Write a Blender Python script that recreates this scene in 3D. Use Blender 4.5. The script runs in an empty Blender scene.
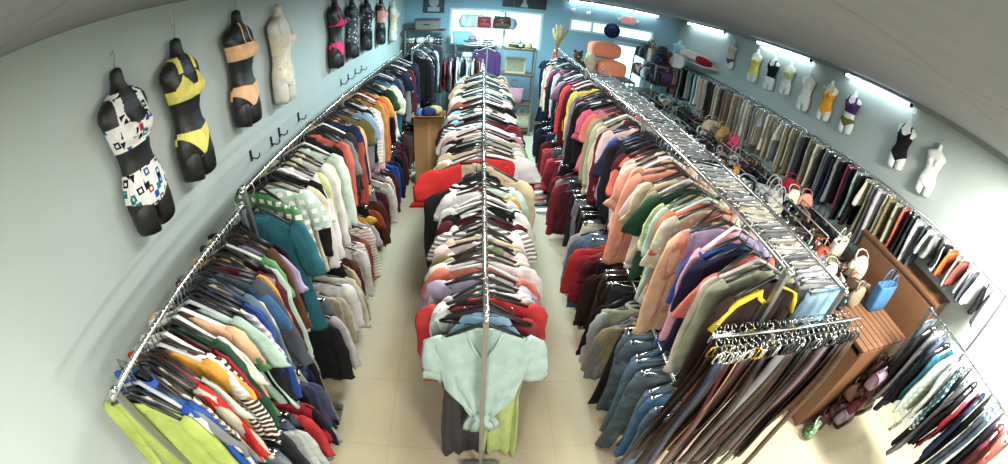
import bpy, math, random
from mathutils import Vector
rnd = random.Random(7)
S = bpy.context.scene
COL = S.collection
PI = math.pi

# ------------------------------------------------------------------ colours
def lin(h):
    h = h.lstrip('#')
    o = []
    for i in (0, 2, 4):
        c = int(h[i:i+2], 16)/255
        o.append(c/12.92 if c <= .04045 else ((c+.055)/1.055)**2.4)
    return (o[0], o[1], o[2], 1.0)

PAL = {
 'black': '17161a', 'charcoal': '34343a', 'slate': '4d565e', 'grey': '85878a', 'pale grey': 'b9bcbb', 'white': 'e9e8e2',
 'cream': 'e2d9bd', 'beige': 'c9b593', 'tan': 'a98a60', 'khaki': '8f8460', 'olive': '6b6a3c', 'brown': '5b3a27',
 'dark brown': '35221c', 'maroon': '581824', 'burgundy': '47131f', 'crimson': 'a51c30', 'red': 'd32420', 'rust': 'a5482c',
 'coral': 'e8705c', 'salmon': 'e79a80', 'peach': 'f0bd90', 'orange': 'ee6a1c', 'amber': 'efa630', 'yellow': 'f0cf3c',
 'lime': 'b5c95c', 'pale lime': 'ccd98c', 'mint': 'bfdccb', 'pale mint': 'b9d0c6', 'green': '5a9c5c', 'dark green': '22503a', 'sage': 'a3ad8a',
 'teal': '186c80', 'aqua': '7fc7cf', 'sky blue': '8db6d0', 'blue': '3a6c9c', 'royal blue': '1f55b4', 'denim blue': '5a7688',
 'navy': '1c2748', 'indigo': '4a5274', 'lavender': 'b8a8d0', 'purple': '4c2a5c', 'mauve': '93788a', 'pink': 'e9a3b4',
 'hot pink': 'ec3f74', 'magenta': 'a8195c', 'pale pink': 'f0cdcb', 'ochre': 'b98a34', 'silver': 'c5c9c9', 'pale yellow': 'e8dc74',
}
MATS = {}

def nodes(name):
    m = bpy.data.materials.new(name); m.use_nodes = True
    nt = m.node_tree; nt.nodes.clear()
    out = nt.nodes.new('ShaderNodeOutputMaterial')
    b = nt.nodes.new('ShaderNodeBsdfPrincipled')
    nt.links.new(b.outputs[0], out.inputs[0])
    return m, nt, b

def mixrgb(nt, a, bb, fac, mode='MIX'):
    n = nt.nodes.new('ShaderNodeMix'); n.data_type = 'RGBA'; n.blend_type = mode
    for sock, v in ((n.inputs[0], fac), (n.inputs[6], a), (n.inputs[7], bb)):
        if hasattr(v, 'is_linked'): nt.links.new(v, sock)
        else: sock.default_value = v
    return n.outputs[2]

def simple(name, hexc, rough=.6, metal=0.0, noise=.08, scale=20, bump=0.0, emit=None, spec=.5):
    if name in MATS: return MATS[name]
    m, nt, b = nodes(name)
    b.inputs['Roughness'].default_value = rough
    b.inputs['Metallic'].default_value = metal
    b.inputs['Specular IOR Level'].default_value = spec
    c = lin(hexc)
    tc = nt.nodes.new('ShaderNodeTexCoord'); nz = nt.nodes.new('ShaderNodeTexNoise')
    nz.inputs['Scale'].default_value = scale; nz.inputs['Detail'].default_value = 4
    nt.links.new(tc.outputs['Object'], nz.inputs['Vector'])
    lo = tuple(x*(1-noise) for x in c[:3])+(1,); hi = tuple(min(1, x*(1+noise)) for x in c[:3])+(1,)
    nt.links.new(mixrgb(nt, lo, hi, nz.outputs[0]), b.inputs['Base Color'])
    if bump:
        bp = nt.nodes.new('ShaderNodeBump'); bp.inputs['Strength'].default_value = bump; bp.inputs['Distance'].default_value = .01
        nt.links.new(nz.outputs[0], bp.inputs['Height']); nt.links.new(bp.outputs[0], b.inputs['Normal'])
    if emit:
        b.inputs['Emission Color'].default_value = lin(emit[0]); b.inputs['Emission Strength'].default_value = emit[1]
    MATS[name] = m
    return m

def cloth(name, pattern=None, second='f0ece2', rough=.9, scale=1.0, bump=.25, metal=0, lo_=.8):
    """dyed cloth: takes the garment's own colour, with an optional woven or printed pattern"""
    if name in MATS: return MATS[name]
    m, nt, b = nodes(name)
    b.inputs['Roughness'].default_value = rough
    b.inputs['Metallic'].default_value = metal
    b.inputs['Specular IOR Level'].default_value = .25
    oi = nt.nodes.new('ShaderNodeObjectInfo'); tc = nt.nodes.new('ShaderNodeTexCoord')
    nz = nt.nodes.new('ShaderNodeTexNoise'); nz.inputs['Scale'].default_value = 14; nz.inputs['Detail'].default_value = 5
    nt.links.new(tc.outputs['Object'], nz.inputs['Vector'])
    col = oi.outputs['Color']
    sec = lin(second)
    def wave(direction, sc, prof='SIN'):
        w = nt.nodes.new('ShaderNodeTexWave'); w.bands_direction = direction; w.wave_profile = prof
        w.inputs['Scale'].default_value = sc; w.inputs['Distortion'].default_value = .4
        nt.links.new(tc.outputs['Object'], w.inputs['Vector'])
        r = nt.nodes.new('ShaderNodeValToRGB'); r.color_ramp.elements[0].position = .55; r.color_ramp.elements[1].position = .62
        nt.links.new(w.outputs[0], r.inputs[0]); return r.outputs[0]
    if pattern == 'stripe': col = mixrgb(nt, col, sec, wave('Z', 9*scale))
    if pattern == 'pinstripe': col = mixrgb(nt, col, sec, wave('X', 16*scale))
    if pattern == 'plaid':
        col = mixrgb(nt, col, sec, wave('Z', 5*scale)); col = mixrgb(nt, col, oi.outputs['Color'], wave('X', 5*scale))
    if pattern in ('floral', 'print'):
        v = nt.nodes.new('ShaderNodeTexVoronoi'); v.inputs['Scale'].default_value = 22*scale
        nt.links.new(tc.outputs['Object'], v.inputs['Vector'])
        r = nt.nodes.new('ShaderNodeValToRGB'); r.color_ramp.elements[0].position = .30; r.color_ramp.elements[1].position = .36
        r.color_ramp.elements[0].color = (1, 1, 1, 1); r.color_ramp.elements[1].color = (0, 0, 0, 1)
        nt.links.new(v.outputs['Distance'], r.inputs[0])
        blot = mixrgb(nt, sec, v.outputs['Color'], .45 if pattern == 'floral' else .9)
        col = mixrgb(nt, col, blot, r.outputs[0])
    if pattern == 'bold':
        v = nt.nodes.new('ShaderNodeTexVoronoi'); v.inputs['Scale'].default_value = 20*scale; v.distance = 'CHEBYCHEV'
        nt.links.new(tc.outputs['Object'], v.inputs['Vector'])
        r = nt.nodes.new('ShaderNodeValToRGB'); r.color_ramp.interpolation = 'CONSTANT'
        r.color_ramp.elements[0].position = 0; r.color_ramp.elements[0].color = (0, 0, 0, 1); r.color_ramp.elements[1].position = .16; r.color_ramp.elements[1].color = (1, 1, 1, 1)
        e = r.color_ramp.elements.new(.34); e.color = (0, 0, 0, 1)
        nt.links.new(v.outputs['Distance'], r.inputs[0])
        hs = nt.nodes.new('ShaderNodeValToRGB'); hs.color_ramp.interpolation = 'CONSTANT'; hs.color_ramp.elements[0].color = lin('14141c')
        hs.color_ramp.elements[1].position = .5; hs.color_ramp.elements[1].color = lin('1f4fa0')
        for po, cc in ((.64, '14141c'), (.75, 'b02a3a'), (.85, '1f7a78')): hs.color_ramp.elements.new(po).color = lin(cc)
        sp_ = nt.nodes.new('ShaderNodeSeparateColor'); nt.links.new(v.outputs['Color'], sp_.inputs[0]); nt.links.new(sp_.outputs[0], hs.inputs[0])
        col = mixrgb(nt, col, hs.outputs[0], r.outputs[0])
    if pattern == 'denim':
        n2 = nt.nodes.new('ShaderNodeTexNoise'); n2.inputs['Scale'].default_value = 5; n2.inputs['Detail'].default_value = 6
        nt.links.new(tc.outputs['Object'], n2.inputs['Vector'])
        r = nt.nodes.new('ShaderNodeValToRGB'); r.color_ramp.elements[0].position = .48; r.color_ramp.elements[1].position = .75
        nt.links.new(n2.outputs[0], r.inputs[0])
        mm = nt.nodes.new('ShaderNodeMath'); mm.operation = 'MULTIPLY'; mm.inputs[1].default_value = .35
        nt.links.new(r.outputs[0], mm.inputs[0])
        col = mixrgb(nt, col, lin('9fb4c2'), mm.outputs[0])
    mr = nt.nodes.new('ShaderNodeMapRange'); mr.inputs[1].default_value = .25; mr.inputs[2].default_value = .75; mr.inputs[3].default_value = lo_; mr.inputs[4].default_value = 1.1
    nt.links.new(nz.outputs[0], mr.inputs[0])
    mul = nt.nodes.new('ShaderNodeVectorMath'); mul.operation = 'SCALE'
    nt.links.new(col, mul.inputs[0]); nt.links.new(mr.outputs[0], mul.inputs['Scale'])
    nt.links.new(mul.outputs[0], b.inputs['Base Color'])
    if bump:
        n3 = nt.nodes.new('ShaderNodeTexNoise'); n3.inputs['Scale'].default_value = 22; n3.inputs['Detail'].default_value = 3
        nt.links.new(tc.outputs['Object'], n3.inputs['Vector'])
        bp = nt.nodes.new('ShaderNodeBump'); bp.inputs['Strength'].default_value = bump; bp.inputs['Distance'].default_value = .02
        nt.links.new(n3.outputs[0], bp.inputs['Height']); nt.links.new(bp.outputs[0], b.inputs['Normal'])
    MATS[name] = m
    return m

CL = {
 '': cloth('cotton'), 'striped': cloth('striped_cotton', 'stripe'), 'dark striped': cloth('dark_striped_cotton', 'stripe', '22222a'),
 'pinstriped': cloth('pinstriped_cotton', 'pinstripe'), 'plaid': cloth('plaid_flannel', 'plaid'),
 'floral': cloth('floral_print', 'floral'), 'printed': cloth('printed_cotton', 'print', '303040', scale=.8),
 'denim': cloth('denim', 'denim', bump=.35), 'leather': cloth('leather', rough=.42, bump=.15),
 'satin': cloth('satin', rough=.45), 'plush': cloth('plush', rough=.8, bump=.1, lo_=.94), 'lettered': cloth('bold_print', 'bold', '20202a', scale=.9),
}
CHROME = simple('chrome', 'c9cccc', .22, 1.0, .05)
STEEL = simple('brushed_steel', '9a9c9c', .4, .9, .08, 60)
DARKMETAL = simple('dark_metal', '3a3c3e', .45, .7, .08)
BLACKP = simple('black_plastic', '141416', .4)
WHITEP = simple('white_plastic', 'dcdcd8', .45)
CLEARP = simple('grey_plastic', 'a9adab', .35)
WOODH = simple('hanger_wood', 'b08a55', .5)
WOOD = simple('veneer_wood', '6b4a31', .5, 0, .18, 6, .05)
WOODD = simple('dark_wood', '4c3120', .55, 0, .2, 6, .05)
CARD = simple('cardboard', 'a97c4c', .85, 0, .07, 8)
BRASS = simple('brass', 'b08d3c', .3, .9)

# ------------------------------------------------------------------ mesh helpers
class MB:
    def __init__(s): s.v = []; s.f = []
    def loft(s, rings, cap0=True, cap1=True):
        n = len(rings[0]); b = len(s.v)
        for r in rings: s.v.extend(r)
        for i in range(len(rings)-1):
            for j in range(n):
                k = (j+1) % n
                s.f.append((b+i*n+j, b+i*n+k, b+(i+1)*n+k, b+(i+1)*n+j))
        if cap0: s.f.append(tuple(b+j for j in range(n-1, -1, -1)))
        if cap1: s.f.append(tuple(b+(len(rings)-1)*n+j for j in range(n)))
        return s
    def tube(s, path, r, n=8, r2=None, cap=True):
        """round tube along a path; r may be a list"""
        P = [Vector(p) for p in path]; rings = []
        up = None
        for i, p in enumerate(P):
            t = (P[min(i+1, len(P)-1)]-P[max(i-1, 0)]).normalized()
            if up is None:
                up = Vector((0, 0, 1)) if abs(t.z) < .9 else Vector((1, 0, 0))
            a = (up - t*up.dot(t))
            if a.length < 1e-6: a = t.orthogonal()
            a.normalize(); c = t.cross(a); up = a
            ra = r[i] if isinstance(r, (list, tuple)) else r
            rb = ra if r2 is None else (r2[i] if isinstance(r2, (list, tuple)) else r2)
            rings.append([tuple(p + a*ra*math.cos(2*PI*j/n) + c*rb*math.sin(2*PI*j/n)) for j in range(n)])
        s.loft(rings, cap, cap); return s
    def strap(s, path, w, t, wdir=(0, 1, 0)):
        """flat band along a path; width along wdir"""
        P = [Vector(p) for p in path]; W = Vector(wdir).normalized(); rings = []
        for i, p in enumerate(P):
            tg = (P[min(i+1, len(P)-1)]-P[max(i-1, 0)]).normalized()
            nn = tg.cross(W).normalized()
            rings.append([tuple(p+W*w+nn*t), tuple(p-W*w+nn*t), tuple(p-W*w-nn*t), tuple(p+W*w-nn*t)])
        s.loft(rings); return s
    def box(s, c, d, rz=0, bev=0.0, rx=0):
        x, y, z = d[0]/2, d[1]/2, d[2]/2
        cs, sn = math.cos(rz), math.sin(rz); cx_, sx_ = math.cos(rx), math.sin(rx)
        def T(p):
            q = (p[0], p[1]*cx_-p[2]*sx_, p[1]*sx_+p[2]*cx_)
            return (c[0]+q[0]*cs-q[1]*sn, c[1]+q[0]*sn+q[1]*cs, c[2]+q[2])
        if bev <= 0:
            rr = [[(-x, -y), (x, -y), (x, y), (-x, y)]]*2; zs = (-z, z); rings = [[T((a, b, zs[i])) for a, b in rr[i]] for i in range(2)]
        else:
            k = bev
            def oc(x, y, k): return [(-x+k, -y), (x-k, -y), (x, -y+k), (x, y-k), (x-k, y), (-x+k, y), (-x, y-k), (-x, -y+k)]
            rings = [[T((a, b, zz)) for a, b in oc(x-i, y-i, k)] for zz, i in ((-z, k*.7), (-z+k, 0), (z-k, 0), (z, k*.7))]
        s.loft(rings); return s
    def sphere(s, c, r, n=12, m=8):
        rings = []
        for i in range(1, m):
            th = PI*i/m
            rings.append([(c[0]+r[0]*math.sin(th)*math.cos(2*PI*j/n), c[1]+r[1]*math.sin(th)*math.sin(2*PI*j/n), c[2]-r[2]*math.cos(th)) for j in range(n)])
        s.loft(rings); return s
    def mesh(s, name, mat=None, smooth=True):
        me = bpy.data.meshes.new(name); me.from_pydata(s.v, [], s.f)
        if mat: me.materials.append(mat)
        if smooth: me.polygons.foreach_set('use_smooth', [True]*len(me.polygons))
        me.update(); return me

def link(name, me, parent=None, loc=None, rot=None, mat=None, color=None):
    o = bpy.data.objects.new(name, me); COL.objects.link(o)
    if parent: o.parent = parent
    if loc: o.location = loc
    if rot: o.rotation_euler = rot
    if mat:
        if len(me.materials) == 0: me.materials.append(mat)
        o.material_slots[0].link = 'OBJECT'; o.material_slots[0].material = mat
    if color: o.color = color
    return o

def obj(name, mb, mat, parent=None, smooth=False, loc=None, rot=None, color=None):
    return link(name, mb.mesh(name, mat, smooth), parent, loc, rot, None, color)

def thing(name, label, cat, loc=(0, 0, 0), rot=(0, 0, 0), group=None):
    o = bpy.data.objects.new(name, None); o.empty_display_size = .1; COL.objects.link(o)
    o.location = loc; o.rotation_euler = rot
    tag(o, label, cat, group); return o

LABELS = {}
def tag(o, label, cat, group=None):
    assert 4 <= len(label.replace('/', ' ').split()) <= 16, label
    LABELS[label] = LABELS.get(label, 0)+1
    o['label'] = label; o['category'] = cat
    if group: o['group'] = group
    return o

def struct(name, mb, mat, smooth=False):
    o = obj(name, mb, mat, None, smooth); o['kind'] = 'structure'; return o

# ------------------------------------------------------------------ the room
WL, WR, YB, YF, HC = -1.73, 4.65, 9.0, -1.8, 2.9
def wall_material():
    m, nt, b = nodes('wall_paint')
    tc = nt.nodes.new('ShaderNodeTexCoord'); nz = nt.nodes.new('ShaderNodeTexNoise')
    nz.inputs['Scale'].default_value = 1.4; nz.inputs['Detail'].default_value = 6
    nt.links.new(tc.outputs['Object'], nz.inputs['Vector'])
    nt.links.new(mixrgb(nt, lin('a9b3ae'), lin('b3bdb8'), nz.outputs[0]), b.inputs['Base Color'])
    b.inputs['Roughness'].default_value = .75
    n2 = nt.nodes.new('ShaderNodeTexNoise'); n2.inputs['Scale'].default_value = 90
    nt.links.new(tc.outputs['Object'], n2.inputs['Vector'])
    bp = nt.nodes.new('ShaderNodeBump'); bp.inputs['Strength'].default_value = .06; bp.inputs['Distance'].default_value = .005
    nt.links.new(n2.outputs[0], bp.inputs['Height']); nt.links.new(bp.outputs[0], b.inputs['Normal'])
    return m
def floor_material():
    m, nt, b = nodes('floor_vinyl')
    tc = nt.nodes.new('ShaderNodeTexCoord'); nz = nt.nodes.new('ShaderNodeTexNoise')
    nz.inputs['Scale'].default_value = 2.2; nz.inputs['Detail'].default_value = 8
    nt.links.new(tc.outputs['Object'], nz.inputs['Vector'])
    br = nt.nodes.new('ShaderNodeTexBrick'); br.offset = 0; br.inputs['Scale'].default_value = 1
    br.inputs['Brick Width'].default_value = .61; br.inputs['Row Height'].default_value = .61; br.inputs['Mortar Size'].default_value = .003
    br.inputs['Color1'].default_value = (1, 1, 1, 1); br.inputs['Color2'].default_value = (.97, .97, .96, 1); br.inputs['Mortar'].default_value = (.86, .85, .82, 1)
    nt.links.new(tc.outputs['Object'], br.inputs['Vector'])
    base = mixrgb(nt, lin('a89c82'), lin('b5a98f'), nz.outputs[0])
    nt.links.new(mixrgb(nt, base, br.outputs[0], 1.0, 'MULTIPLY'), b.inputs['Base Color'])
    b.inputs['Roughness'].default_value = .42; b.inputs['Specular IOR Level'].default_value = .35
    return m
def ceiling_material():
    m, nt, b = nodes('ceiling_tile')
    tc = nt.nodes.new('ShaderNodeTexCoord'); nz = nt.nodes.new('ShaderNodeTexNoise')
    nz.inputs['Scale'].default_value = 9; nz.inputs['Detail'].default_value = 8
    nt.links.new(tc.outputs['Object'], nz.inputs['Vector'])
    br = nt.nodes.new('ShaderNodeTexBrick'); br.offset = 0; br.inputs['Scale'].default_value = 1
    br.inputs['Brick Width'].default_value = 1.22; br.inputs['Row Height'].default_value = .61; br.inputs['Mortar Size'].default_value = .009
    br.inputs['Color1'].default_value = (1, 1, 1, 1); br.inputs['Color2'].default_value = (.96, .96, .96, 1); br.inputs['Mortar'].default_value = (.82, .82, .8, 1)
    nt.links.new(tc.outputs['Object'], br.inputs['Vector'])
    base = mixrgb(nt, lin('83868a'), lin('93969a'), nz.outputs[0])
    nt.links.new(mixrgb(nt, base, br.outputs[0], 1.0, 'MULTIPLY'), b.inputs['Base Color'])
    b.inputs['Roughness'].default_value = .9
    return m
WALL = wall_material(); TRIM = simple('trim_paint', 'b4bdb9', .6)
XM, YM = (WL+WR)/2, (YB+YF)/2
struct('floor', MB().box((XM, YM, -.05), (WR-WL+.3, YB-YF+.3, .1)), floor_material())
struct('ceiling', MB().box((XM, YM, HC+.05), (WR-WL+.3, YB-YF+.3, .1)), ceiling_material())
struct('wall_left', MB().box((WL-.06, YM, HC/2), (.12, YB-YF, HC)), WALL)
struct('wall_right', MB().box((WR+.06, YM, HC/2), (.12, YB-YF, HC)), WALL)
struct('wall_front', MB().box((XM, YF-.06, HC/2), (WR-WL, .12, HC)), WALL)
# back wall with a shop window and a glazed entrance
W1 = (-.74, 1.32, 1.6, 2.47); W2 = (1.92, 3.98, 2.14, 2.44); DR = (3.02, 3.94, 0, 2.06)
bw = MB()
def seg(x0, x1, z0, z1): bw.box(((x0+x1)/2, YB+.06, (z0+z1)/2), (x1-x0, .12, z1-z0))
seg(WL, W1[0], 0, HC); seg(W1[0], W1[1], 0, W1[2]); seg(W1[0], W1[1], W1[3], HC)
seg(W1[1], W2[0], 0, HC); seg(W2[0], W2[1], W2[3], HC); seg(W2[1], WR, 0, HC)
seg(W2[0], DR[0], 0, W2[2]); seg(DR[0], W2[1], DR[3], W2[2]); seg(DR[1], W2[1], 0, DR[3])
struct('wall_back', bw, simple('back_wall_cool_lit_paint', '86a8b6', .75, 0, .04, 2))  # blue is partly the cool light's cast, mixed into the paint colour
GLASS, nt, b = nodes('window_glass')
b.inputs['Base Color'].default_value = (.9, .98, 1, 1); b.inputs['Roughness'].default_value = .02
b.inputs['Transmission Weight'].default_value = 1; b.inputs['IOR'].default_value = 1.02
FRAME = simple('window_frame_paint', 'c6d4d6', .4)
def window(name, r, mull):
    x0, x1, z0, z1 = r; w = .05
    f = MB()
    f.box(((x0+x1)/2, YB+.04, z0+w/2), (x1-x0, .09, w)); f.box(((x0+x1)/2, YB+.04, z1-w/2), (x1-x0, .09, w))
    for x in [x0+w/2, x1-w/2]+mull: f.box((x, YB+.04, (z0+z1)/2), (w, .088, z1-z0-2*w))
    o = struct(name, f, FRAME)
    p = obj('window_pane', MB().box(((x0+x1)/2, YB+.05, (z0+z1)/2), (x1-x0-.04, .008, z1-z0-.04)), GLASS, o)
    return o
window('window_1', W1, [.48]); window('window_2', W2, [2.45, 3.0])
d = MB(); x0, x1, z0, z1 = DR
for x in (x0+.045, x1-.045): d.box((x, YB+.05, z1/2), (.09, .06, z1))
d.box(((x0+x1)/2, YB+.05, z1-.05), (x1-x0-.18, .06, .1)); d.box(((x0+x1)/2, YB+.05, .12), (x1-x0-.18, .06, .24))
door = struct('door_1', d, FRAME)
obj('door_pane', MB().box(((x0+x1)/2, YB+.05, 1.1), (x1-x0-.16, .01, 1.74)), GLASS, door)
obj('door_handle', MB().tube([(x0+.12, YB-.02, .95), (x0+.12, YB-.05, .97), (x0+.12, YB-.05, 1.25), (x0+.12, YB-.02, 1.27)], .012), CHROME, door, True)
for nm, c, dd in (('baseboard_left', (WL+.008, YM, .05), (.016, YB-YF, .1)), ('baseboard_right', (WR-.008, YM, .05), (.016, YB-YF, .1))):
    struct(nm, MB().box(c, dd), TRIM)
struct('trim_1', MB().box((WR-.03, YM, HC-.03), (.06, YB-YF, .06)), simple('cove_paint', '9aa09a', .7))
struct('trim_2', MB().box((XM, YB-.03, HC-.03), (WR-WL-.12, .06, .06)), simple('cove_paint', '9aa09a', .7))

# ------------------------------------------------------------------ camera: wide fisheye of a ceiling-mounted shop camera
cam = bpy.data.cameras.new('camera'); co = bpy.data.objects.new('camera', cam); COL.objects.link(co); S.camera = co
cam.type = 'PANO'; cam.panorama_type = 'FISHEYE_LENS_POLYNOMIAL'
cam.sensor_fit = 'HORIZONTAL'; cam.sensor_width = 36; cam.sensor_height = 36*464/1008
fmm = 392.0/1008*36
cam.fisheye_polynomial_k0 = 0; cam.fisheye_polynomial_k1 = -1/fmm
cam.fisheye_polynomial_k2 = cam.fisheye_polynomial_k3 = cam.fisheye_polynomial_k4 = 0
cam.fisheye_fov = math.radians(220); cam.shift_x = -13/1008; cam.clip_start = .02
yaw, pitch, roll = (math.radians(a) for a in (7.76, 33.94, -5.97))
fw = Vector((math.sin(yaw)*math.cos(pitch), math.cos(yaw)*math.cos(pitch), -math.sin(pitch)))
r0 = Vector((math.cos(yaw), -math.sin(yaw), 0)); d0 = fw.cross(r0)
rt = r0*math.cos(roll)+d0*math.sin(roll); dn = -r0*math.sin(roll)+d0*math.cos(roll)
from mathutils import Matrix
co.matrix_world = Matrix(((rt.x, -dn.x, -fw.x, 0), (rt.y, -dn.y, -fw.y, 0), (rt.z, -dn.z, -fw.z, 2.75), (0, 0, 0, 1)))

# ------------------------------------------------------------------ light
w = bpy.data.worlds.new('world'); S.world = w; w.use_nodes = True
bg = w.node_tree.nodes['Background']; bg.inputs[0].default_value = (.5, .88, 1.0, 1); bg.inputs[1].default_value = 4.0
DIFF = simple('light_diffuser', 'f2f4ee', .5, emit=('fff4e2', 3))
def fixture(x, y, energy, label, col=(1, .95, .86)):
    t = thing('ceiling_light', label, 'light', (x, y, HC))
    obj('housing', MB().box((0, 0, -.02), (.34, 1.24, .036)), WHITEP, t)
    obj('diffuser', MB().box((0, 0, -.046), (.28, 1.18, .016), bev=.006), DIFF, t)
    l = bpy.data.lights.new('tube', 'AREA'); l.shape = 'RECTANGLE'; l.size = .28; l.size_y = 1.18; l.energy = energy; l.color = col
    lo = bpy.data.objects.new('tube', l); COL.objects.link(lo); lo.parent = t; lo.location = (0, 0, -.06)
FIX = [(.15, 1.9, 62, (1, .96, .9), 'first from the camera, over the middle racks'), (.15, 4.2, 110, (.74, .94, 1), 'second from the camera, over the middle racks'), (.15, 6.8, 250, (.55, .88, 1), 'third from the camera, over the middle racks'),  # cool colours of the farther two added to tint the far end cyan
       (-.6, -1.0, 60, (1, .96, .9), 'behind the camera on the wall side'), (1.4, -1.0, 120, (1, .96, .9), 'behind the camera over the middle'), (3.6, .05, 330, (1, .97, .92), 'added unseen over the short rack on the belt side')]  # last one added out of view to brighten the right wall and floor
for x, y, en, cl_, s in FIX:
    fixture(x, y, en, 'long white fluorescent ceiling light ' + s, cl_)
TUBE = simple('lit_tube', 'ffffff', .4, emit=('e2f6ff', 26))
for i, (y0, y1) in enumerate(((2.55, 3.72), (4.42, 5.84), (6.9, 8.5))):
    n = ['beside the black swimsuit torso', 'above the yellow swimsuit torso', 'in the far corner by the exit'][i]
    t = thing('strip_light', 'bright strip light along the wall top ' + n, 'light', (WR-.1, (y0+y1)/2, 2.835))
    obj('batten', MB().box((.015, 0, .028), (.06, y1-y0, .026)), WHITEP, t)
    obj('tube', MB().tube([(0, -(y1-y0)/2+.03, 0), (0, (y1-y0)/2-.03, 0)], .016), TUBE, t, True)
    obj('end_cap', MB().box((0, -(y1-y0)/2+.015, 0), (.05, .03, .05)), DARKMETAL, t)
    obj('end_cap', MB().box((0, (y1-y0)/2-.015, 0), (.05, .03, .05)), DARKMETAL, t)
t = thing('strip_light', 'bright strip light along the back wall top', 'light', (2.9, YB-.1, 2.835))
obj('batten', MB().box((0, .015, .028), (2.2, .06, .026)), WHITEP, t); obj('tube', MB().tube([(-1.07, 0, 0), (1.07, 0, 0)], .016), TUBE, t, True)
for sx in (-1, 1): obj('end_cap', MB().box((sx*1.085, 0, 0), (.03, .05, .05)), DARKMETAL, t)

S.view_settings.view_transform = 'Standard'; S.view_settings.look = 'None'; S.view_settings.gamma = 1
S.view_settings.exposure = -0.17; S.view_settings.use_curve_mapping = False
S.cycles.use_denoising = True
S.cycles.diffuse_bounces = 2
# ------------------------------------------------------------------ garments: mesh bank (origin where the hook meets the rail, hanging in the XZ plane)
def ell(cx, cz, w, t, n, ph=0.0, amp=0.0, k=3, sq=.75, dz=0.0):
    r = []
    for j in range(n):
        a = 2*PI*j/n; c, s_ = math.cos(a), math.sin(a)
        x = w*math.copysign(abs(c)**sq, c); y = t*math.copysign(abs(s_)**sq, s_)
        y += amp*(math.sin(k*PI*x/max(w, .01)+ph)+.5*math.sin(1.7*k*PI*x/max(w, .01)+2.1*ph))
        r.append((cx+x, y, cz+dz*(x/max(w, .01))**2))
    return r

DZ = .042      # length of hook between the rail and the neck of a top
def body_mesh(rows, rn, thick, n=34, hemamp=.010, k=None, dz=DZ):
    m = MB(); rings = []; ph = rn.uniform(0, 6); z0 = rows[0][0]; z1 = rows[-1][0]; k = k or rn.uniform(2.2, 4.5)
    sw = rn.uniform(-.02, .02); dr = rn.uniform(-.018, .018); big = []
    for i in range(len(rows)-1):
        a, b = rows[i], rows[i+1]; mm_ = 2 if a[0]-b[0] > .07 else 1
        for j in range(mm_): big.append(tuple(a[q]+(b[q]-a[q])*j/mm_ for q in range(3)))
    big.append(rows[-1])
    for z, wd, tf in big:
        q = (z0-z)/(z0-z1)
        rg_ = ell(dr*q*q, z-dz, wd*(1+rn.uniform(-.02, .02)*q), thick*tf, n, ph+q*2.2, hemamp*(.25+q)*(q > .08), k, .72)
        rings.append([(x, y+sw*q*q+.006*math.sin(5*q+ph), zz-.02*q*(x/.22)**2*(1 if q > .9 else 0)) for x, y, zz in rg_])
    return m.loft(rings, dz == 0)

def sleeve_mesh(side, pts, rn, n=12):
    """pts: (x, z, inplane radius, thickness)"""
    m = MB(); rings = []; ph = rn.uniform(0, 6); sw = rn.uniform(-.035, .035); Ls = max(1, len(pts)-1)
    fine = []
    for i in range(len(pts)-1):
        for j in range(2): fine.append(tuple(pts[i][q]+(pts[i+1][q]-pts[i][q])*j/2 for q in range(4)))
    pts = [(x+rn.uniform(-.006, .006)*(i > 2), z-DZ, ra*(1+rn.uniform(-.05, .05)), rb) for i, (x, z, ra, rb) in enumerate(fine+[pts[-1]])]; Ls = len(pts)-1
    for i, (x, z, ra, rb) in enumerate(pts):
        a = pts[max(i-1, 0)]; c = pts[min(i+1, len(pts)-1)]
        tx, tz = c[0]-a[0], c[1]-a[1]; L = math.hypot(tx, tz); tx /= L; tz /= L
        nx, nz = -tz, tx
        y0 = .007*math.sin(ph+i*.9)*(i > 1)+sw*(i/Ls)**1.5
        rings.append([(side*(x+nx*ra*math.cos(2*PI*j/n)), y0+rb*math.sin(2*PI*j/n)+.006*math.sin(4*math.cos(2*PI*j/n)+ph+i*.7), z+nz*ra*math.cos(2*PI*j/n)) for j in range(n)])
    return m.loft(rings)

def hanger_meshes(mat, wood=False):
    m = MB(); r = .008 if not wood else .010
    m.tube([(-.203, 0, -.183), (-.1, 0, -.125), (-.03, 0, -.092), (0, 0, -.08), (.03, 0, -.092), (.1, 0, -.125), (.203, 0, -.183)], r, 6, r*1.1)
    m.tube([(-.2, 0, -.188), (0, 0, -.194), (.2, 0, -.188)], r*.75, 6)
    h = MB(); pts = [(0, 0, -.085), (0, 0, -.035)]
    for i in range(9):
        a = -PI*.5+PI*1.25*i/8
        pts.append((.014*math.cos(a)+.0, 0, -.006+.02*math.sin(a)))
    pts[2:3] = []
    h.tube(pts, .0028, 6)
    return m.mesh('hanger', mat), h.mesh('hook', CHROME)
def clip_hanger_meshes():
    m = MB(); m.tube([(-.165, 0, -.06), (0, 0, -.052), (.165, 0, -.06)], .006, 6)
    for sx in (-.14, .14): m.box((sx, 0, -.075), (.03, .026, .045), bev=.006)
    h = MB(); pts = [(0, 0, -.055), (0, 0, -.03)]+[(.014*math.cos(-PI*.4+PI*1.2*i/7), 0, -.006+.02*math.sin(-PI*.4+PI*1.2*i/7)) for i in range(8)]
    h.tube(pts, .0028, 6)
    return m.mesh('clip_hanger', CHROME), h.mesh('hook', CHROME)
HANG = {'black': hanger_meshes(BLACKP), 'white': hanger_meshes(WHITEP), 'wood': hanger_meshes(WOODH, True), 'grey': hanger_meshes(CLEARP)}
CLIP = clip_hanger_meshes()

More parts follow.
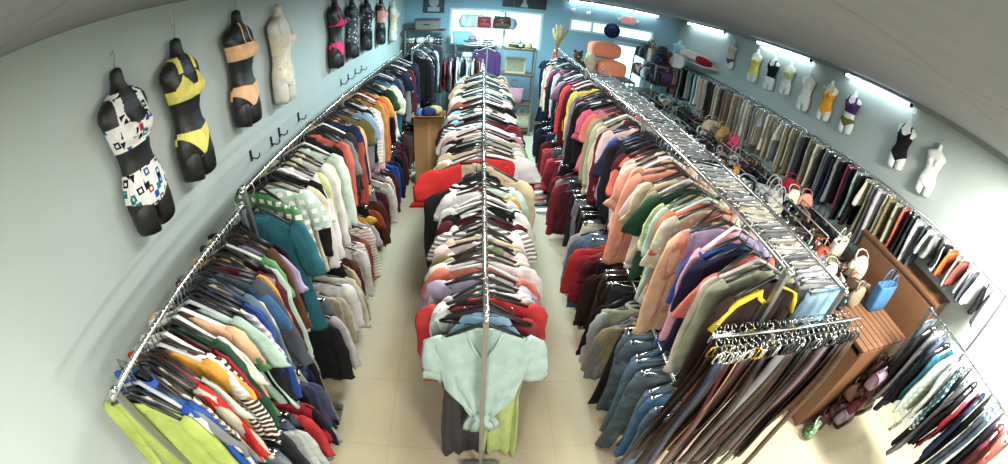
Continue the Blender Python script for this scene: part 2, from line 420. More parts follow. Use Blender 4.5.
TOP = [(-.072, .055, .55), (-.08, .075, .8), (-.096, .125, 1), (-.118, .178, 1.05), (-.142, .208, 1), (-.175, .214, .95), (-.24, .212, .95), (-.33, .205, 1), (-.43, .203, 1.05), (-.54, .208, 1.05)]
def short_pts(rn): 
    d = rn.uniform(-.012, .02); return [(.170, -.135, .042, .012), (.200, -.17, .066, .014), (.221+d, -.24, .070, .014), (.234+d*2, -.33, .068, .013), (.238+d*2, -.365, .066, .012)]
def long_pts(rn, wide=1.0):
    d = rn.uniform(-.02, .02); return [(.170, -.135, .042, .013), (.198, -.17, .062*wide, .016), (.217+d, -.25, .06*wide, .018), (.228+d, -.38, .054*wide, .018), (.232+d*2, -.52, .048*wide, .017), (.23+d*2, -.64, .042*wide, .016), (.23+d*2, -.69, .043*wide, .015)]
BANK = {}
def collar(w=.062, h=.035, t=.014, open_=False):
    m = MB(); n = 14
    m.loft([[(w*math.cos(2*PI*j/n), t*math.sin(2*PI*j/n), -.088-DZ-.02*abs(math.sin(2*PI*j/n))) for j in range(n)],
            [(w*1.02*math.cos(2*PI*j/n), t*1.15*math.sin(2*PI*j/n), -.088-DZ+h*.7) for j in range(n)],
            [(w*.85*math.cos(2*PI*j/n), t*.85*math.sin(2*PI*j/n), -.088-DZ+h) for j in range(n)],
            [(w*.8*math.cos(2*PI*j/n), t*.7*math.sin(2*PI*j/n), -.085-DZ) for j in range(n)]], False, False)
    return m
def bank():
    rn = random.Random(3)
    def add(kind, parts): BANK.setdefault(kind, []).append(parts)
    for v in range(5):
        L = rn.uniform(-.04, .06)
        tee = TOP+[(-.62-L, .213, 1), (-.64-L, .214, .95)]
        b = body_mesh(tee, rn, .013).mesh('tee_body')
        sp = short_pts(rn)
        add('t-shirt', [('body', b), ('sleeve', sleeve_mesh(1, sp, rn).mesh('sleeve')), ('sleeve', sleeve_mesh(-1, short_pts(rn), rn).mesh('sleeve')), ('neckband', collar(.066, .012).mesh('neckband'))])
        b = body_mesh(TOP+[(-.66-L, .214, 1.05), (-.69-L, .215, 1)], rn, .014).mesh('shirt_body')
        add('shirt', [('body', b), ('sleeve', sleeve_mesh(1, long_pts(rn), rn).mesh('sleeve')), ('sleeve', sleeve_mesh(-1, long_pts(rn), rn).mesh('sleeve')), ('collar', collar(.062, .034, .016).mesh('collar'))])
        b = body_mesh([(z, w_*1.0, t) for z, w_, t in TOP]+[(-.62-L, .232, 1.2), (-.66-L, .24, 1.25)], rn, .014, hemamp=.015, k=5).mesh('blouse_body')
        add('blouse', [('body', b), ('sleeve', sleeve_mesh(1, [(x, z, a*1.1, bb*1.1) for x, z, a, bb in short_pts(rn)]+[(.248, -.42, .08, .014)], rn).mesh('sleeve')), ('sleeve', sleeve_mesh(-1, [(x, z, a*1.1, bb*1.1) for x, z, a, bb in short_pts(rn)]+[(.248, -.42, .08, .014)], rn).mesh('sleeve'))])
        b = body_mesh([(z, w_*1.05, t) for z, w_, t in TOP]+[(-.62-L, .222, 1), (-.66-L, .215, .95), (-.70-L, .212, .95)], rn, .021).mesh('jacket_body')
        zp = MB().box((0, -.021, -.42), (.014, .008, .56))
        add('jacket', [('body', b), ('sleeve', sleeve_mesh(1, long_pts(rn, 1.2), rn).mesh('sleeve')), ('sleeve', sleeve_mesh(-1, long_pts(rn, 1.2), rn).mesh('sleeve')), ('collar', collar(.072, .05, .024).mesh('collar')), ('zip', zp.mesh('zip', STEEL))])
        b = body_mesh([(-.075, .06, .5), (-.085, .08, .8), (-.11, .105, .9), (-.15, .12, .95), (-.2, .15, 1), (-.25, .175, 1), (-.33, .178, 1), (-.45, .18, 1.05), (-.58-L, .195, 1.1), (-.62-L, .198, 1.1)], rn, .012).mesh('tank_body')
        add('tank top', [('body', b), ('neckband', collar(.07, .010).mesh('neckband'))])
        b = body_mesh([(-.075, .06, .5), (-.085, .08, .8), (-.11, .125, .95), (-.14, .18, 1), (-.2, .19, 1), (-.3, .182, 1), (-.42, .165, 1), (-.55, .19, 1.2), (-.75, .225, 1.5), (-.95-L, .25, 1.7), (-.98-L, .252, 1.7)], rn, .014, hemamp=.02, k=5).mesh('dress_body')
        add('dress', [('body', b), ('sleeve', sleeve_mesh(1, short_pts(rn)[:3], rn).mesh('sleeve')), ('sleeve', sleeve_mesh(-1, short_pts(rn)[:3], rn).mesh('sleeve'))])
        # on clip hangers: skirt, trousers, jeans
        L = rn.uniform(-.05, .08)
        b = body_mesh([(-.085, .165, .6), (-.12, .168, .9), (-.2, .19, 1.1), (-.32, .21, 1.3), (-.44-L, .225, 1.5), (-.47-L, .226, 1.5)], rn, .015, hemamp=.012, k=5, dz=0).mesh('skirt_body')
        add('skirt', [('body', b), ('waistband', MB().loft([ell(0, z, w_, .0165, 18) for z, w_ in ((-.079, .166), (-.079+.001, .168), (-.118, .170), (-.119, .168))]).mesh('waistband'))])
        for kind, wd, thick in (('trousers', .165, .020), ('jeans', .185, .024)):
            hip = MB().loft([ell(0, z, wd*k_, thick*t_, 18) for z, k_, t_ in ((-.085, .98, .7), (-.13, 1.0, 1), (-.2, 1.06, 1.15), (-.28, 1.07, 1.15), (-.32, 1.0, 1.0))])
            for sx in (-1, 1):
                ph = rn.uniform(0, 6); d = rn.uniform(-.015, .015); rings = []
                for i, (z, r) in enumerate(((-.27, .5), (-.36, .48), (-.5, .44), (-.65, .40), (-.8, .37), (-.95-L, .37), (-.99-L, .375))):
                    rings.append(ell(sx*wd*(.5+.03*i*.3)+d*i*.2, z, wd*r*1.02, thick*(.95+.1*math.sin(ph+i)), 14, ph+i*.5, .006, 2))
                hip.loft(rings)
            ps = [('body', hip.mesh(kind+'_body')), ('waistband', MB().loft([ell(0, z, w_, thick*.82, 18) for z, w_ in ((-.078, wd*.97), (-.077, wd*.985), (-.118, wd*1.0), (-.12, wd*.985))]).mesh('waistband'))]
            if kind == 'jeans':
                pk = MB()
                for sx in (-1, 1): pk.loft([[(sx*.085+a*.06, y, -.17+c*.065) for a, c in ((-1, 1), (1, 1), (1, -.6), (0, -1), (-1, -.6))] for y in (.024, .032)])
                ps.append(('back_pocket', pk.mesh('back_pocket')))
            add(kind, ps)
bank()
CODE = {'t': 't-shirt', 'l': 'shirt', 'b': 'blouse', 'j': 'jacket', 'k': 'tank top', 'd': 'dress', 's': 'skirt', 'p': 'trousers', 'n': 'jeans'}
ONAME = {'t-shirt': 't_shirt', 'shirt': 'long_sleeved_shirt', 'blouse': 'blouse', 'jacket': 'jacket', 'tank top': 'tank_top', 'dress': 'dress', 'skirt': 'skirt', 'trousers': 'trousers', 'jeans': 'jeans'}
LNAME = {'shirt': 'long-sleeved shirt'}
def vary(c, rn, a=.10):
    k = (1+rn.uniform(-a*1.8, a))*.84; L = .3*c[0]+.59*c[1]+.11*c[2]; d_ = rn.uniform(.05, .28)
    return tuple(max(0, min(1, (x+(L-x)*d_)*k*(1+rn.uniform(-.04, .04)))) for x in c[:3])+(1,)
GARM = []          # every hung garment with the facts that its label needs
def garment(kind, color, pattern, loc, rz, group, sx=1.0, sz=1.0, hang=None, tilt=0.0, rail='', special=None, rn=rnd):
    o = bpy.data.objects.new(ONAME[kind], None); o.empty_display_size = .05; COL.objects.link(o)
    o.location = loc; o.rotation_euler = (rn.uniform(-.03, .03), tilt, rz); o.scale = (sx, 1, sz)
    o['category'] = {'shirt': 'shirt', 'tank top': 'top'}.get(kind, kind); o['group'] = group
    parts = special or rn.choice(BANK[kind])
    mat = CL[pattern]; c = vary(lin(PAL[color]), rn)
    for nm, me in parts:
        if nm == 'zip': link(nm, me, o)
        else: link(nm, me, o, mat=mat, color=c)
    hk = hang or rn.choice(['black']*9+['grey', 'white'])
    if kind in ('skirt', 'trousers', 'jeans') or hk == 'clip':
        h = link('clip_hanger', CLIP[0], o); link('hook', CLIP[1], h)
    else:
        h = link('hanger', HANG[hk][0], o); link('hook', HANG[hk][1], h)
    GARM.append(dict(o=o, kind=kind, color=color, pat=pattern, rail=rail, y=loc[1], x=loc[0]))
    return o
def parse(tok):
    """'red l striped' style tokens: colour words, kind letter, optional pattern"""
    ws = tok.strip().split(); i = next(k for k, w_ in enumerate(ws) if len(w_) == 1)
    return CODE[ws[i]], ' '.join(ws[:i]), ' '.join(ws[i+1:])
def hang_row(tokens, y0, y1, x, z, group, rail, face=0.0, **kw):
    toks = [t for t in tokens.split(',') if t.strip()]; n = len(toks)
    for i, t in enumerate(toks):
        kind, c, p = parse(t)
        if kind == 'jeans': p = 'denim'
        y = y0+(y1-y0)*(i+.5)/n+rnd.uniform(-.008, .008)
        garment(kind, c, p, (x, y, z), face+rnd.gauss(0, .15)+(PI if rnd.random() < .0 else 0), group, rail=rail, tilt=rnd.gauss(0, .035),
                sx=kw.get('sx', 1)*rnd.uniform(.9, 1.06), sz=kw.get('sz', 1)*rnd.uniform(.88, 1.1), hang=kw.get('hang'))
def autos(n, cols, kinds, pats, rn):
    out = []
    while len(out) < n:
        out.append(f"{rn.choice(cols)} {rn.choice(kinds)} {rn.choice(pats)}")
    return ','.join(out)

# ------------------------------------------------------------------ racks
def rack(name, label, x, y0, y1, z, low=None, foot=.13, group='clothes racks', posts=None):
    t = thing(name, label, 'rack', (x, y0, 0), group=group); L = y1-y0
    ps = posts or [0.0, L]
    obj('rail', MB().tube([(0, -.03, z), (0, L+.03, z)], .012, 10), CHROME, t, True)
    if low: obj('lower_rail', MB().tube([(0, 0, low), (0, L, low)], .010, 10), CHROME, t, True)
    for p in ps:
        q = obj('post', MB().box((0, p, z/2), (.024, .024, z-.02)), STEEL, t)
        obj('finial', MB().sphere((0, p, z+.012), (.017, .017, .016)), CHROME, q, True)
        f = obj('foot', MB().box((0, p, .04), (foot*2, .035, .03)), STEEL, t)
        for sx in (-1, 1): obj('caster', MB().tube([(sx*(foot-.03), p-.012, .018), (sx*(foot-.03), p+.012, .018)], .018, 10), BLACKP, f, True)
    return t
XL, XC, X1, X2, XR = -1.14, .06, 1.13, 1.765, 4.38
rack('garment_rack', 'two-tier chrome clothes rack beside the wall, its end post nearest the camera', XL, .37, 1.44, 1.86, .98)
rack('garment_rack', 'long two-tier chrome clothes rack by the wall beyond the teal t-shirt', XL, 1.50, 5.6, 1.93, 1.0, posts=[0, 1.6, 4.1])
rack('garment_rack', 'chrome clothes rack by the back corner of the wall aisle holding dark clothes', -1.0, 5.75, 7.6, 1.95)
rack('garment_rack', 'freestanding single-rail rack in the middle, post before the mint t-shirt', XC, 1.085, 2.5, 1.6)
rack('garment_rack', 'single-rail rack in the middle beyond the red blouse', XC, 2.62, 6.45, 1.6, posts=[0, 1.9, 3.83])
rack('garment_rack', 'tall two-tier rack across the aisle ending behind the belts', X1, .83, 5.8, 2.05, 1.02, posts=[0, 1.6, 3.3, 4.97])
rack('garment_rack', 'rack of clip hangers behind the tall two-tier rack', X2, .9, 5.6, 1.85, posts=[0, 2.3, 4.7])
rack('garment_rack', 'long rack against the wall under the white torsos', XR, .5, 8.6, 1.88, posts=[0, 3.3, 5.7, 8.1])
rack('garment_rack', 'short rack of trousers and jackets beside the wooden gondola', 3.52, -.45, .9, 1.5)

G = {'LU': ("tops on the wall rack's upper rail", "the wall rack's upper rail"), 'LL': ("clothes on the wall rack's lower rail", "the wall rack's lower rail"),
     'LB': ('dark clothes on the back corner rack', 'the back corner rack'), 'C1': ('clothes on the front middle rack', 'the front middle rack'),
     'C2': ('clothes on the rear middle rack', 'the rear middle rack'), 'R1': ("tops on the tall rack's upper rail", "the tall rack's upper rail"),
     'RL': ("clothes on the tall rack's lower rail", "the tall rack's lower rail"), 'R2': ('clothes on the clip-hanger rack', 'the clip-hanger rack'),
     'RW': ('clothes on the rack under the white torsos', 'rack under white torsos'), 'S': ('clothes on the short gondola-side rack', 'the short gondola-side rack'),
     'BK': ('clothes on the rail below the shop window', 'the window rail')}
LU1 = "lime l,white l,royal blue l,royal blue j,grey b,taupe t striped,cream l,red l,mint t,amber t,brown l striped,white t striped,crimson t,dark green l,white b,cream t,peach t,green t,mint b,black l,lavender t striped,navy l,royal blue l,cream l floral,denim blue l,slate l,blue t,maroon l,grey t,amber l,mint l,black l,green t,charcoal j,lavender t,brown l,pale lime l,black j".replace('taupe', 'tan')
hang_row(LU1, .40, 1.40, XL, 1.86, G['LU'][0], 'LU')
LU2 = ("green t plaid,mint t plaid,cream t,black l,white l,white l,pale lime l,white l,cream l,mint l,slate l,black j,salmon l,coral l,cream t,grey t,charcoal l,navy l,rust l,peach l,amber l,olive t,teal t,grey l,sky blue t,black l,white l striped,pale pink l,black t,ochre l,"
       "orange t,orange l,orange l,amber t,rust l,black l,dark green t,green t,cream l,cream b,white l,teal l,teal t,navy l,black l,slate t,black j,red t,black l,charcoal l,navy t,grey l,black j,white t,black l,maroon l,navy l,black l,charcoal j,black t,navy l,pale grey l,black l,burgundy l")
hang_row(LU2, 1.64, 5.55, XL, 1.93, G['LU'][0], 'LU')
LL1 = "denim blue n,grey p,charcoal n,indigo n,black p,grey n,denim blue n,black p,charcoal p,pale grey j,indigo n,black n,red j,crimson j,grey p,black j,black p,indigo j,pale grey p,navy n,navy p,black p,grey p"
hang_row(LL1, .42, 1.40, XL, .98, G['LL'][0], 'LL', sz=.86)
LL2 = ("black j,pale grey l,slate n,beige j,white l,cream l,black p,beige l,brown l,white l,pale pink l striped,rust l,cream l striped,pale grey t,amber d,black p,rust t,brown l,grey p,maroon l,sage l,cream l,crimson l,white l striped,maroon l,navy l,royal blue j,navy j,navy p,black l,charcoal p,maroon j,maroon p,"
       "burgundy l,black j,navy p,black p,brown j,charcoal l,black p,maroon l,navy l")
hang_row(LL2, 1.56, 5.5, XL, 1.0, G['LL'][0], 'LL', sz=.86)
hang_row("black j,navy l,black l,charcoal j,pale grey l,white l,black d,grey j,black l,white d,navy j,black l,maroon l,pale grey l,black j,charcoal d,black l,navy d,black j,slate l,black l,charcoal j", 5.8, 7.5, -1.0, 1.95, G['LB'][0], 'LB', sz=1.15)
# middle racks
C1 = ("sky blue k,lime k,crimson t,pale grey l,white l,pale grey l,lavender b,white l,coral t,pink l,white b,cream l,olive t,sage l,pale pink l,white t,beige l,"
      "white t,white k,grey t striped,white l,maroon d,white t,white t striped,black d,white b,mint t,pale grey l,amber t,white t,coral l floral,mint b,white l,white k,black t striped")
hang_row(C1, 1.18, 2.5, XC, 1.6, G['C1'][0], 'C1', sx=.98)
C2 = ("white t,beige l,cream l,black t,pale grey l,sage t,beige l,black l,pink l,white t,teal l striped,maroon t,crimson t,grey l,black l,sky blue t,white l,cream j,pale pink l,aqua t,salmon l,black l,white l,rust t,beige l,navy l,cream l,"
      "pink t floral,grey l,white l,dark green t,black l,maroon l,cream b,salmon t,white l,slate l,brown l,peach t,black j,pale grey l,maroon t,white b,tan l,grey t,coral t,cream l,black l,beige t")
hang_row(C2, 2.95, 6.4, XC, 1.6, G['C2'][0], 'C2', sx=1.42, sz=1.05)
# tall rack, upper rail (far ones first in the photo, near ones last: listed from the near end)
R1 = ("sage l,cream l,coral t,navy t,royal blue t,pink l,lavender t,peach l,salmon t,cream b floral,orange t,mint t,pale lime t floral,dark green t,sage t,beige b,pale pink t,salmon l,salmon b,peach l,pale pink l,cream l,coral t,maroon t,black l,black j,navy t,royal blue t,navy l,pale pink l,pink l,maroon l,maroon j,cream l,sage l,khaki l,tan l,coral t,hot pink t,hot pink b,coral l,black l,black j,mauve l,"
      "pale grey l,black j,brown l,mauve l,sage l,amber l,yellow l,ochre t,black l,maroon l,orange l,red l,charcoal l,beige l,black l,magenta l,magenta t,mauve t,grey l,navy l,black j,slate l,purple l,maroon l,pale grey l,black l,magenta b,maroon t,charcoal j,teal t,aqua l,dark green l,tan l,cream l,beige l,black l,black j,white l,navy l,black l,black j,navy j,charcoal l,black l,navy d")
hang_row(R1, .92, 5.72, X1, 2.05, G['R1'][0], 'R1')
RLn = "denim blue n,denim blue n,blue n,denim blue n,slate n,denim blue n,denim blue n,blue n,slate n,denim blue n,black p,khaki j,grey j,sage j,pale grey j,black j,charcoal p,dark brown p,black p,brown p,dark brown j,black p,maroon t,crimson j,red j,slate n,blue n,denim blue j,pale grey l,cream p,sage p,black p,brown p,black p"
hang_row(RLn, .88, 3.1, X1, 1.02, G['RL'][0], 'RL', sz=.92)
hang_row("grey p,black p,charcoal p,maroon j,slate p,crimson l,grey l,crimson d,black p,pale grey p,crimson l,red l,burgundy l,slate p,crimson j,red j,black p,maroon l,crimson l,navy p,black j,black p,charcoal p,navy l,black p,black j", 3.15, 5.7, X1, 1.02, G['RL'][0], 'RL', sz=.8)
rr = random.Random(11)
hang_row("sky blue s denim,pale grey s,silver s," + autos(58, ['silver', 'pale grey', 'white', 'silver', 'white', 'silver', 'pale grey', 'grey', 'black', 'cream'], ['s', 's', 'p'], ['', '', 'denim', 'pinstriped'], rr), .95, 5.5, X2, 1.85, G['R2'][0], 'R2', sx=1.12)
RW = ("orange s,black s,pale grey s,grey s,mint s,slate p,silver p,charcoal p,black p,coral p,sage p,khaki p,cream p,pale grey p,grey p,khaki p,cream s,black p,mint p,black p,hot pink p,black p,grey p,navy p,slate p,pale grey p,black p,cream p,"
      + autos(26, ['pale grey', 'cream', 'black', 'grey', 'khaki', 'beige', 'charcoal', 'tan'], ['p', 'p', 's'], ['', 'pinstriped'], rr) +
      ",tan p,mauve p,brown p,khaki p,cream p floral,cream p,brown p,dark brown p,charcoal p,cream p,white p,salmon p,cream p,white p,teal p,white p,black p,aqua p,white p,navy p,black p,indigo p,navy p,black p,cream p,salmon p,white p,maroon p,black p,grey p,white p")
hang_row('grey s,black s,silver s,slate s,pale grey s,rust s,grey s,' + RW, .6, 8.5, XR, 1.88, G['RW'][0], 'RW', sz=.72)
hang_row("coral p,maroon j,charcoal p,denim blue n,slate n,black p,navy j,crimson t,black j,grey n,black p,teal j plaid,white l,mint l plaid,teal l,black j,navy n,grey p,black j,slate p", -.4, .86, 3.52, 1.5, G['S'][0], 'S', sz=.95, face=.0)

# special garments that the photo shows face on
def special_front():
    rn = random.Random(5); m = MB(); rings = []; n = 44
    rows = TOP+[(-.46, .19, 1.3), (-.52, .165, 1.5), (-.58, .13, 1.7), (-.64, .085, 1.9), (-.69, .06, 2.2), (-.73, .075, 1.8), (-.79, .10, 1.4), (-.85, .11, 1.2)]
    rows = sorted(rows, key=lambda r: -r[0]); rows = [r for r in rows if not (r[0] in (-.43, -.54))]
    for z, w_, tf in rows:
        r = []; tf *= .7
        for j in range(n):
            a = 2*PI*j/n; c, s_ = math.cos(a), math.sin(a)
            x = w_*math.copysign(abs(c)**.72, c); y = .024*tf*math.copysign(abs(s_)**.72, s_)
            ang = math.atan2(x, max(.02, z+.72)); q = min(1, max(0, (-.12-z)/.4))
            y += q*(.020*math.sin(24*ang)+.008*math.sin(41*ang+1))*(1 if z > -.72 else .5)
            if s_ < 0 and z > -.16: y += .010*math.exp(-(x/.06)**2)
            r.append((x, y, z-DZ))
        rings.append(r)
    b = m.loft(rings).mesh('tee_body')
    kn = MB().sphere((0, -.03, -.73), (.05, .035, .04)); kn.strap([(0, -.045, -.72), (-.02, -.05, -.78), (-.035, -.045, -.86)], .03, .006, (1, 0, 0)); kn.strap([(0, -.045, -.72), (.03, -.05, -.77), (.05, -.045, -.84)], .028, .006, (1, 0, 0))
    vn = MB().tube([(-.075, -.008, -.124), (-.05, -.026, -.19), (0, -.034, -.275), (.05, -.026, -.19), (.075, -.008, -.124)], .006, 8)
    return [('body', b), ('sleeve', sleeve_mesh(1, [(x*1.0, z, a*1.0, bb*1.1) for x, z, a, bb in short_pts(rn)]+[(.240, -.43, .068, .013)], rn).mesh('sleeve')),
            ('sleeve', sleeve_mesh(-1, [(x, z, a*1.0, bb*1.1) for x, z, a, bb in short_pts(rn)]+[(.240, -.43, .068, .013)], rn).mesh('sleeve')), ('neckband', vn.mesh('neckband')), ('knot', kn.mesh('knot'))]
g = garment('t-shirt', 'pale mint', '', (XC, 1.135, 1.6), 0, G['C1'][0], 1.04, 1.2, 'black', rail='C1', special=special_front())
g['label'] = 'pale mint t-shirt with a knotted hem facing the camera, front of the middle rack'
lb = MB().box((-.0, .012, -.165), (.035, .003, .03)); obj('neck_label', lb, BLACKP, g)
g['fixed'] = 1
g = garment('shirt', 'red', '', (XC-.01, 1.30, 1.6), .04, G['C1'][0], 1.2, 1.0, 'black', rail='C1'); g['label'] = 'wide red long-sleeved shirt near the front of the middle rack'; g['fixed'] = 1
garment('dress', 'charcoal', 'satin', (XC-.09, 1.215, 1.5), .1, G['C1'][0], .75, 1.4, 'black', rail='C1')
garment('dress', 'lime', '', (XC+.12, 1.215, 1.5), -.08, G['C1'][0], .55, 1.42, 'black', rail='C1')
for c_, kd, y_, sx_, sz_, lb_ in (('black', 'jacket', 2.60, 1.5, 1.35, 'long black jacket hanging wide at the front of the rear middle rack'), ('red', 'blouse', 2.88, 1.75, 1.05, 'wide red ruffled blouse behind the long black jacket on the middle rack'), ('beige', 'shirt', 2.74, 1.6, 1.0, 'wide beige shirt between the long black jacket and red blouse on the middle rack')):
    g = garment(kd, c_, '', (XC-(.05 if c_ != 'beige' else 0), y_, 1.6), (.42 if c_ != 'beige' else -.42)+rnd.uniform(-.05, .05), G['C2'][0], sx_, sz_, 'black', rail='C2'); g['label'] = lb_; g['fixed'] = 1
# teal t-shirt turned to face the aisle at the joint of the wall racks
g = garment('t-shirt', 'teal', '', (XL+.03, 1.535, 1.93), .18, G['LU'][0], .95, 1.4, 'black', rail='LU')
g['label'] = 'big teal t-shirt turned face-on where the two wall racks meet'; g['fixed'] = 1
obj('price_tag', MB().box((-.06, -.024, -.24), (.022, .003, .05)), WHITEP, g)
# maroon top with yellow trim at the end of the tall rack
g = garment('shirt', 'dark brown', '', (X1, .875, 2.05), .12, G['R1'][0], 1.0, .9, 'black', rail='R1')
yt = MB()
for sx in (-1, 1):
    yt.strap([(sx*.07, -.016, -.130), (sx*.13, -.018, -.154), (sx*.19, -.019, -.185), (sx*.225, -.022, -.24), (sx*.25, -.026, -.32)], .017, .004, (.3, -1, .2))
    yt.strap([(sx*.062, -.014, -.132), (sx*.05, -.022, -.172), (0, -.026, -.207)], .012, .004, (1, 0, .4))
link('yellow_trim', yt.mesh('yellow_trim'), g, mat=CL[''], color=lin(PAL['yellow']))
g['label'] = 'dark brown shirt with yellow trim on the end of the tall rack'; g['fixed'] = 1
# ------------------------------------------------------------------ hanging torso forms in swimwear
TR = [(0, .012, .012, .012), (-.008, .03, .03, .03), (-.03, .038, .038, .036), (-.075, .042, .042, .038), (-.105, .055, .048, .042), (-.125, .095, .055, .046), (-.15, .15, .064, .05), (-.185, .188, .074, .055),
      (-.225, .196, .084, .056), (-.262, .178, .098, .055), (-.30, .158, .112, .055), (-.35, .147, .112, .055), (-.40, .136, .092, .055), (-.47, .123, .078, .05), (-.53, .128, .08, .05), (-.60, .155, .09, .055),
      (-.66, .172, .094, .062), (-.71, .174, .092, .064), (-.75, .170, .085, .062), (-.765, .12, .05, .04)]
def trow(z):
    for i in range(len(TR)-1):
        if TR[i][0] >= z >= TR[i+1][0]:
            q = (TR[i][0]-z)/(TR[i][0]-TR[i+1][0]); q = q*q*(3-2*q)*.5+q*.5
            return tuple(TR[i][k]+(TR[i+1][k]-TR[i][k])*q for k in (1, 2, 3))
    return TR[-1][1:]
def tpoint(a, z, off=0.0):
    w_, f, b_ = trow(z); c, s_ = math.cos(a), math.sin(a)
    y = w_*s_; x = (f if c > 0 else b_)*math.copysign(abs(c)**.8, c)
    if c > 0:
        for sy in (-1, 1): x += .036*math.exp(-((y-sy*.075)/.045)**2-((z+.315)/.05)**2)
        x -= .012*math.exp(-(y/.025)**2-((z+.3)/.07)**2)
    n = Vector((c/max(f, .02), s_/max(w_, .02), 0)).normalized()
    return (x+n.x*off, y+n.y*off, z)
def torso_meshes():
    m = MB(); N = 40; zs = [r[0] for r in TR]; full = []
    for i in range(len(zs)-1):
        k = 1 if zs[i]-zs[i+1] < .02 else 3
        full += [zs[i]+(zs[i+1]-zs[i])*j/k for j in range(k)]
    full.append(zs[-1])
    m.loft([[tpoint(2*PI*j/N, z) for j in range(N)] for z in full])
    for sy in (-1, 1):
        rings = []
        for z, r, rx in ((-.68, .05, .05), (-.72, .078, .07), (-.78, .083, .074), (-.85, .078, .072), (-.895, .072, .068), (-.90, .055, .05)):
            rings.append([(.012+rx*math.cos(2*PI*j/20), sy*(.088)+r*math.sin(2*PI*j/20), z+(.02*sy*math.sin(2*PI*j/20) if z < -.88 else 0)) for j in range(20)])
        m.loft(rings)
    return m.mesh('torso_body')
TORSO = torso_meshes()
def shell(mask, z0, z1, off=.005, name='swimsuit'):
    m = MB(); N = 160; M_ = int((z0-z1)/.004)+1; ids = {}; faces = []
    def vid(i, j):
        j %= N
        if (i, j) not in ids:
            a = 2*PI*j/N; z = z0+(z1-z0)*i/M_
            p = tpoint(a, z, off); ids[(i, j)] = len(m.v); m.v.append(p)
        return ids[(i, j)]
    for i in range(M_):
        for j in range(N):
            z = z0+(z1-z0)*(i+.5)/M_; a = 2*PI*(j+.5)/N; p = tpoint(a, z)
            if mask(p[1], z, math.cos(a) > 0): m.f.append((vid(i, j), vid(i, j+1), vid(i+1, j+1), vid(i+1, j)))
    return m.mesh(name)
def strapf(y, z, y0, z0, y1, z1, w_=.009):
    if not min(z0, z1) <= z <= max(z0, z1): return False
    q = (z-z0)/(z1-z0); return abs(y-(y0+(y1-y0)*q)) < w_
def m_top(y, z, fr):
    ay = abs(y)
    if -.375 < z < -.30: return True
    if fr and -.31 < z < -.205 and ay < .055+.085*min(1, (-.2-z)/.09) and ay > .085*max(0, (z+.335)/.13): return True
    return strapf(ay, z, .078, -.215, .075, -.115, .021)
def m_sport(y, z, fr):
    ay = abs(y)
    if -.41 < z < -.27: return (ay > .08*max(0, (z+.31)/.04)) if fr else True
    return strapf(ay, z, .10, -.27, .08, -.115, .028)
def m_bandeau(y, z, fr): return -.375 < z < -.262 or (fr and strapf(abs(y), z, .05, -.262, .035, -.10, .007))
def m_triangle(y, z, fr):
    ay = abs(y)
    if -.365 < z < -.352: return True
    if fr and -.36 < z < -.235 and abs(ay-.075) < .068*(-.232-z)/.128: return True
    return strapf(ay, z, .075, -.24, .04, -.10, .007)
def m_bottom(y, z, fr, hi=.13):
    lo = -.775+hi*(abs(y)/.15)**.9 if fr else -.775+.75*hi*(abs(y)/.15)
    return z < -.56-.03*(abs(y)/.15 if not fr else 1-abs(y)/.15) and z > lo
def m_onepiece(y, z, fr):
    ay = abs(y)
    if z < -.30: return z > (-.775+.125*(ay/.15)**.9)
    if z < -.2 and fr: return ay < .12 and ay > .10*max(0, (z+.33)/.11)
    if z < -.26: return True
    return strapf(ay, z, .10, -.2, .075, -.115, .014)
def m_tank(y, z, fr):
    ay = abs(y)
    if -.56 < z < -.24: return (ay > .07*max(0, (z+.29)/.05)) if fr else True
    return strapf(ay, z, .10, -.24, .08, -.115, .022)
SW = {'sport': [('swimsuit_top', shell(m_sport, -.11, -.42)), ('swimsuit_bottom', shell(lambda y, z, f: -.775+.085*(abs(y)/.15) < z < -.53, -.52, -.78))],
      'bikini': [('swimsuit_top', shell(m_top, -.11, -.38)), ('swimsuit_bottom', shell(lambda y, z, f: m_bottom(y, z, f, .18), -.55, -.78))],
      'bandeau': [('swimsuit_top', shell(m_bandeau, -.095, -.38)), ('swimsuit_bottom', shell(m_bottom, -.57, -.78))],
      'triangle': [('swimsuit_top', shell(m_triangle, -.095, -.38)), ('swimsuit_bottom', shell(lambda y, z, f: m_bottom(y, z, f, .15), -.57, -.78))],
      'onepiece': [('swimsuit', shell(m_onepiece, -.11, -.78))],
      'tank': [('swimsuit_top', shell(m_tank, -.11, -.57)), ('swimsuit_bottom', shell(m_bottom, -.57, -.78))],
      'topless': [('swimsuit_top', shell(m_tank, -.11, -.47)), ('swimsuit_bottom', shell(m_bottom, -.57, -.78))]}
FORMB = simple('black_form_plastic', '1b1a1a', .45, 0, .1, 6); FORMW = simple('white_form_plastic', 'd9dcd6', .5, 0, .05, 6); FORMT = simple('beige_form_plastic', 'cfcbbd', .5, 0, .05, 6)
hk = MB(); hk.tube([(0, 0, -.01), (0, 0, .03), (0, .012, .05), (0, .016, .07), (0, .004, .088), (0, -.014, .08), (0, -.018, .066)], .004, 8); HOOKM = hk.mesh('torso_hook')
def torso(loc, h, style, c1, c2, pat, form, rz, label, group, lean=0.0, chain=None):
    t = thing('torso_form', label, 'mannequin', loc, (0, lean, rz), group); s_ = h/.9; t.scale = (s_, s_, s_)
    link('body', TORSO, t, mat=form)
    for i, (nm, me) in enumerate(SW[style]): link(nm, me, t, mat=CL[pat[i] if isinstance(pat, list) else pat], color=lin(PAL[(c1, c2)[i]]))
    link('hook', HOOKM, t, mat=CHROME if form != FORMB else STEEL)
    if chain: obj('hanging_cord', MB().tube([(0, 0, .08/1), (-.02, 0, chain/s_)], .003, 6), WHITEP, t)
    return t
GL, GR = 'dark torso forms on the wall', 'white torso forms on the wall'
xw = WL+.066
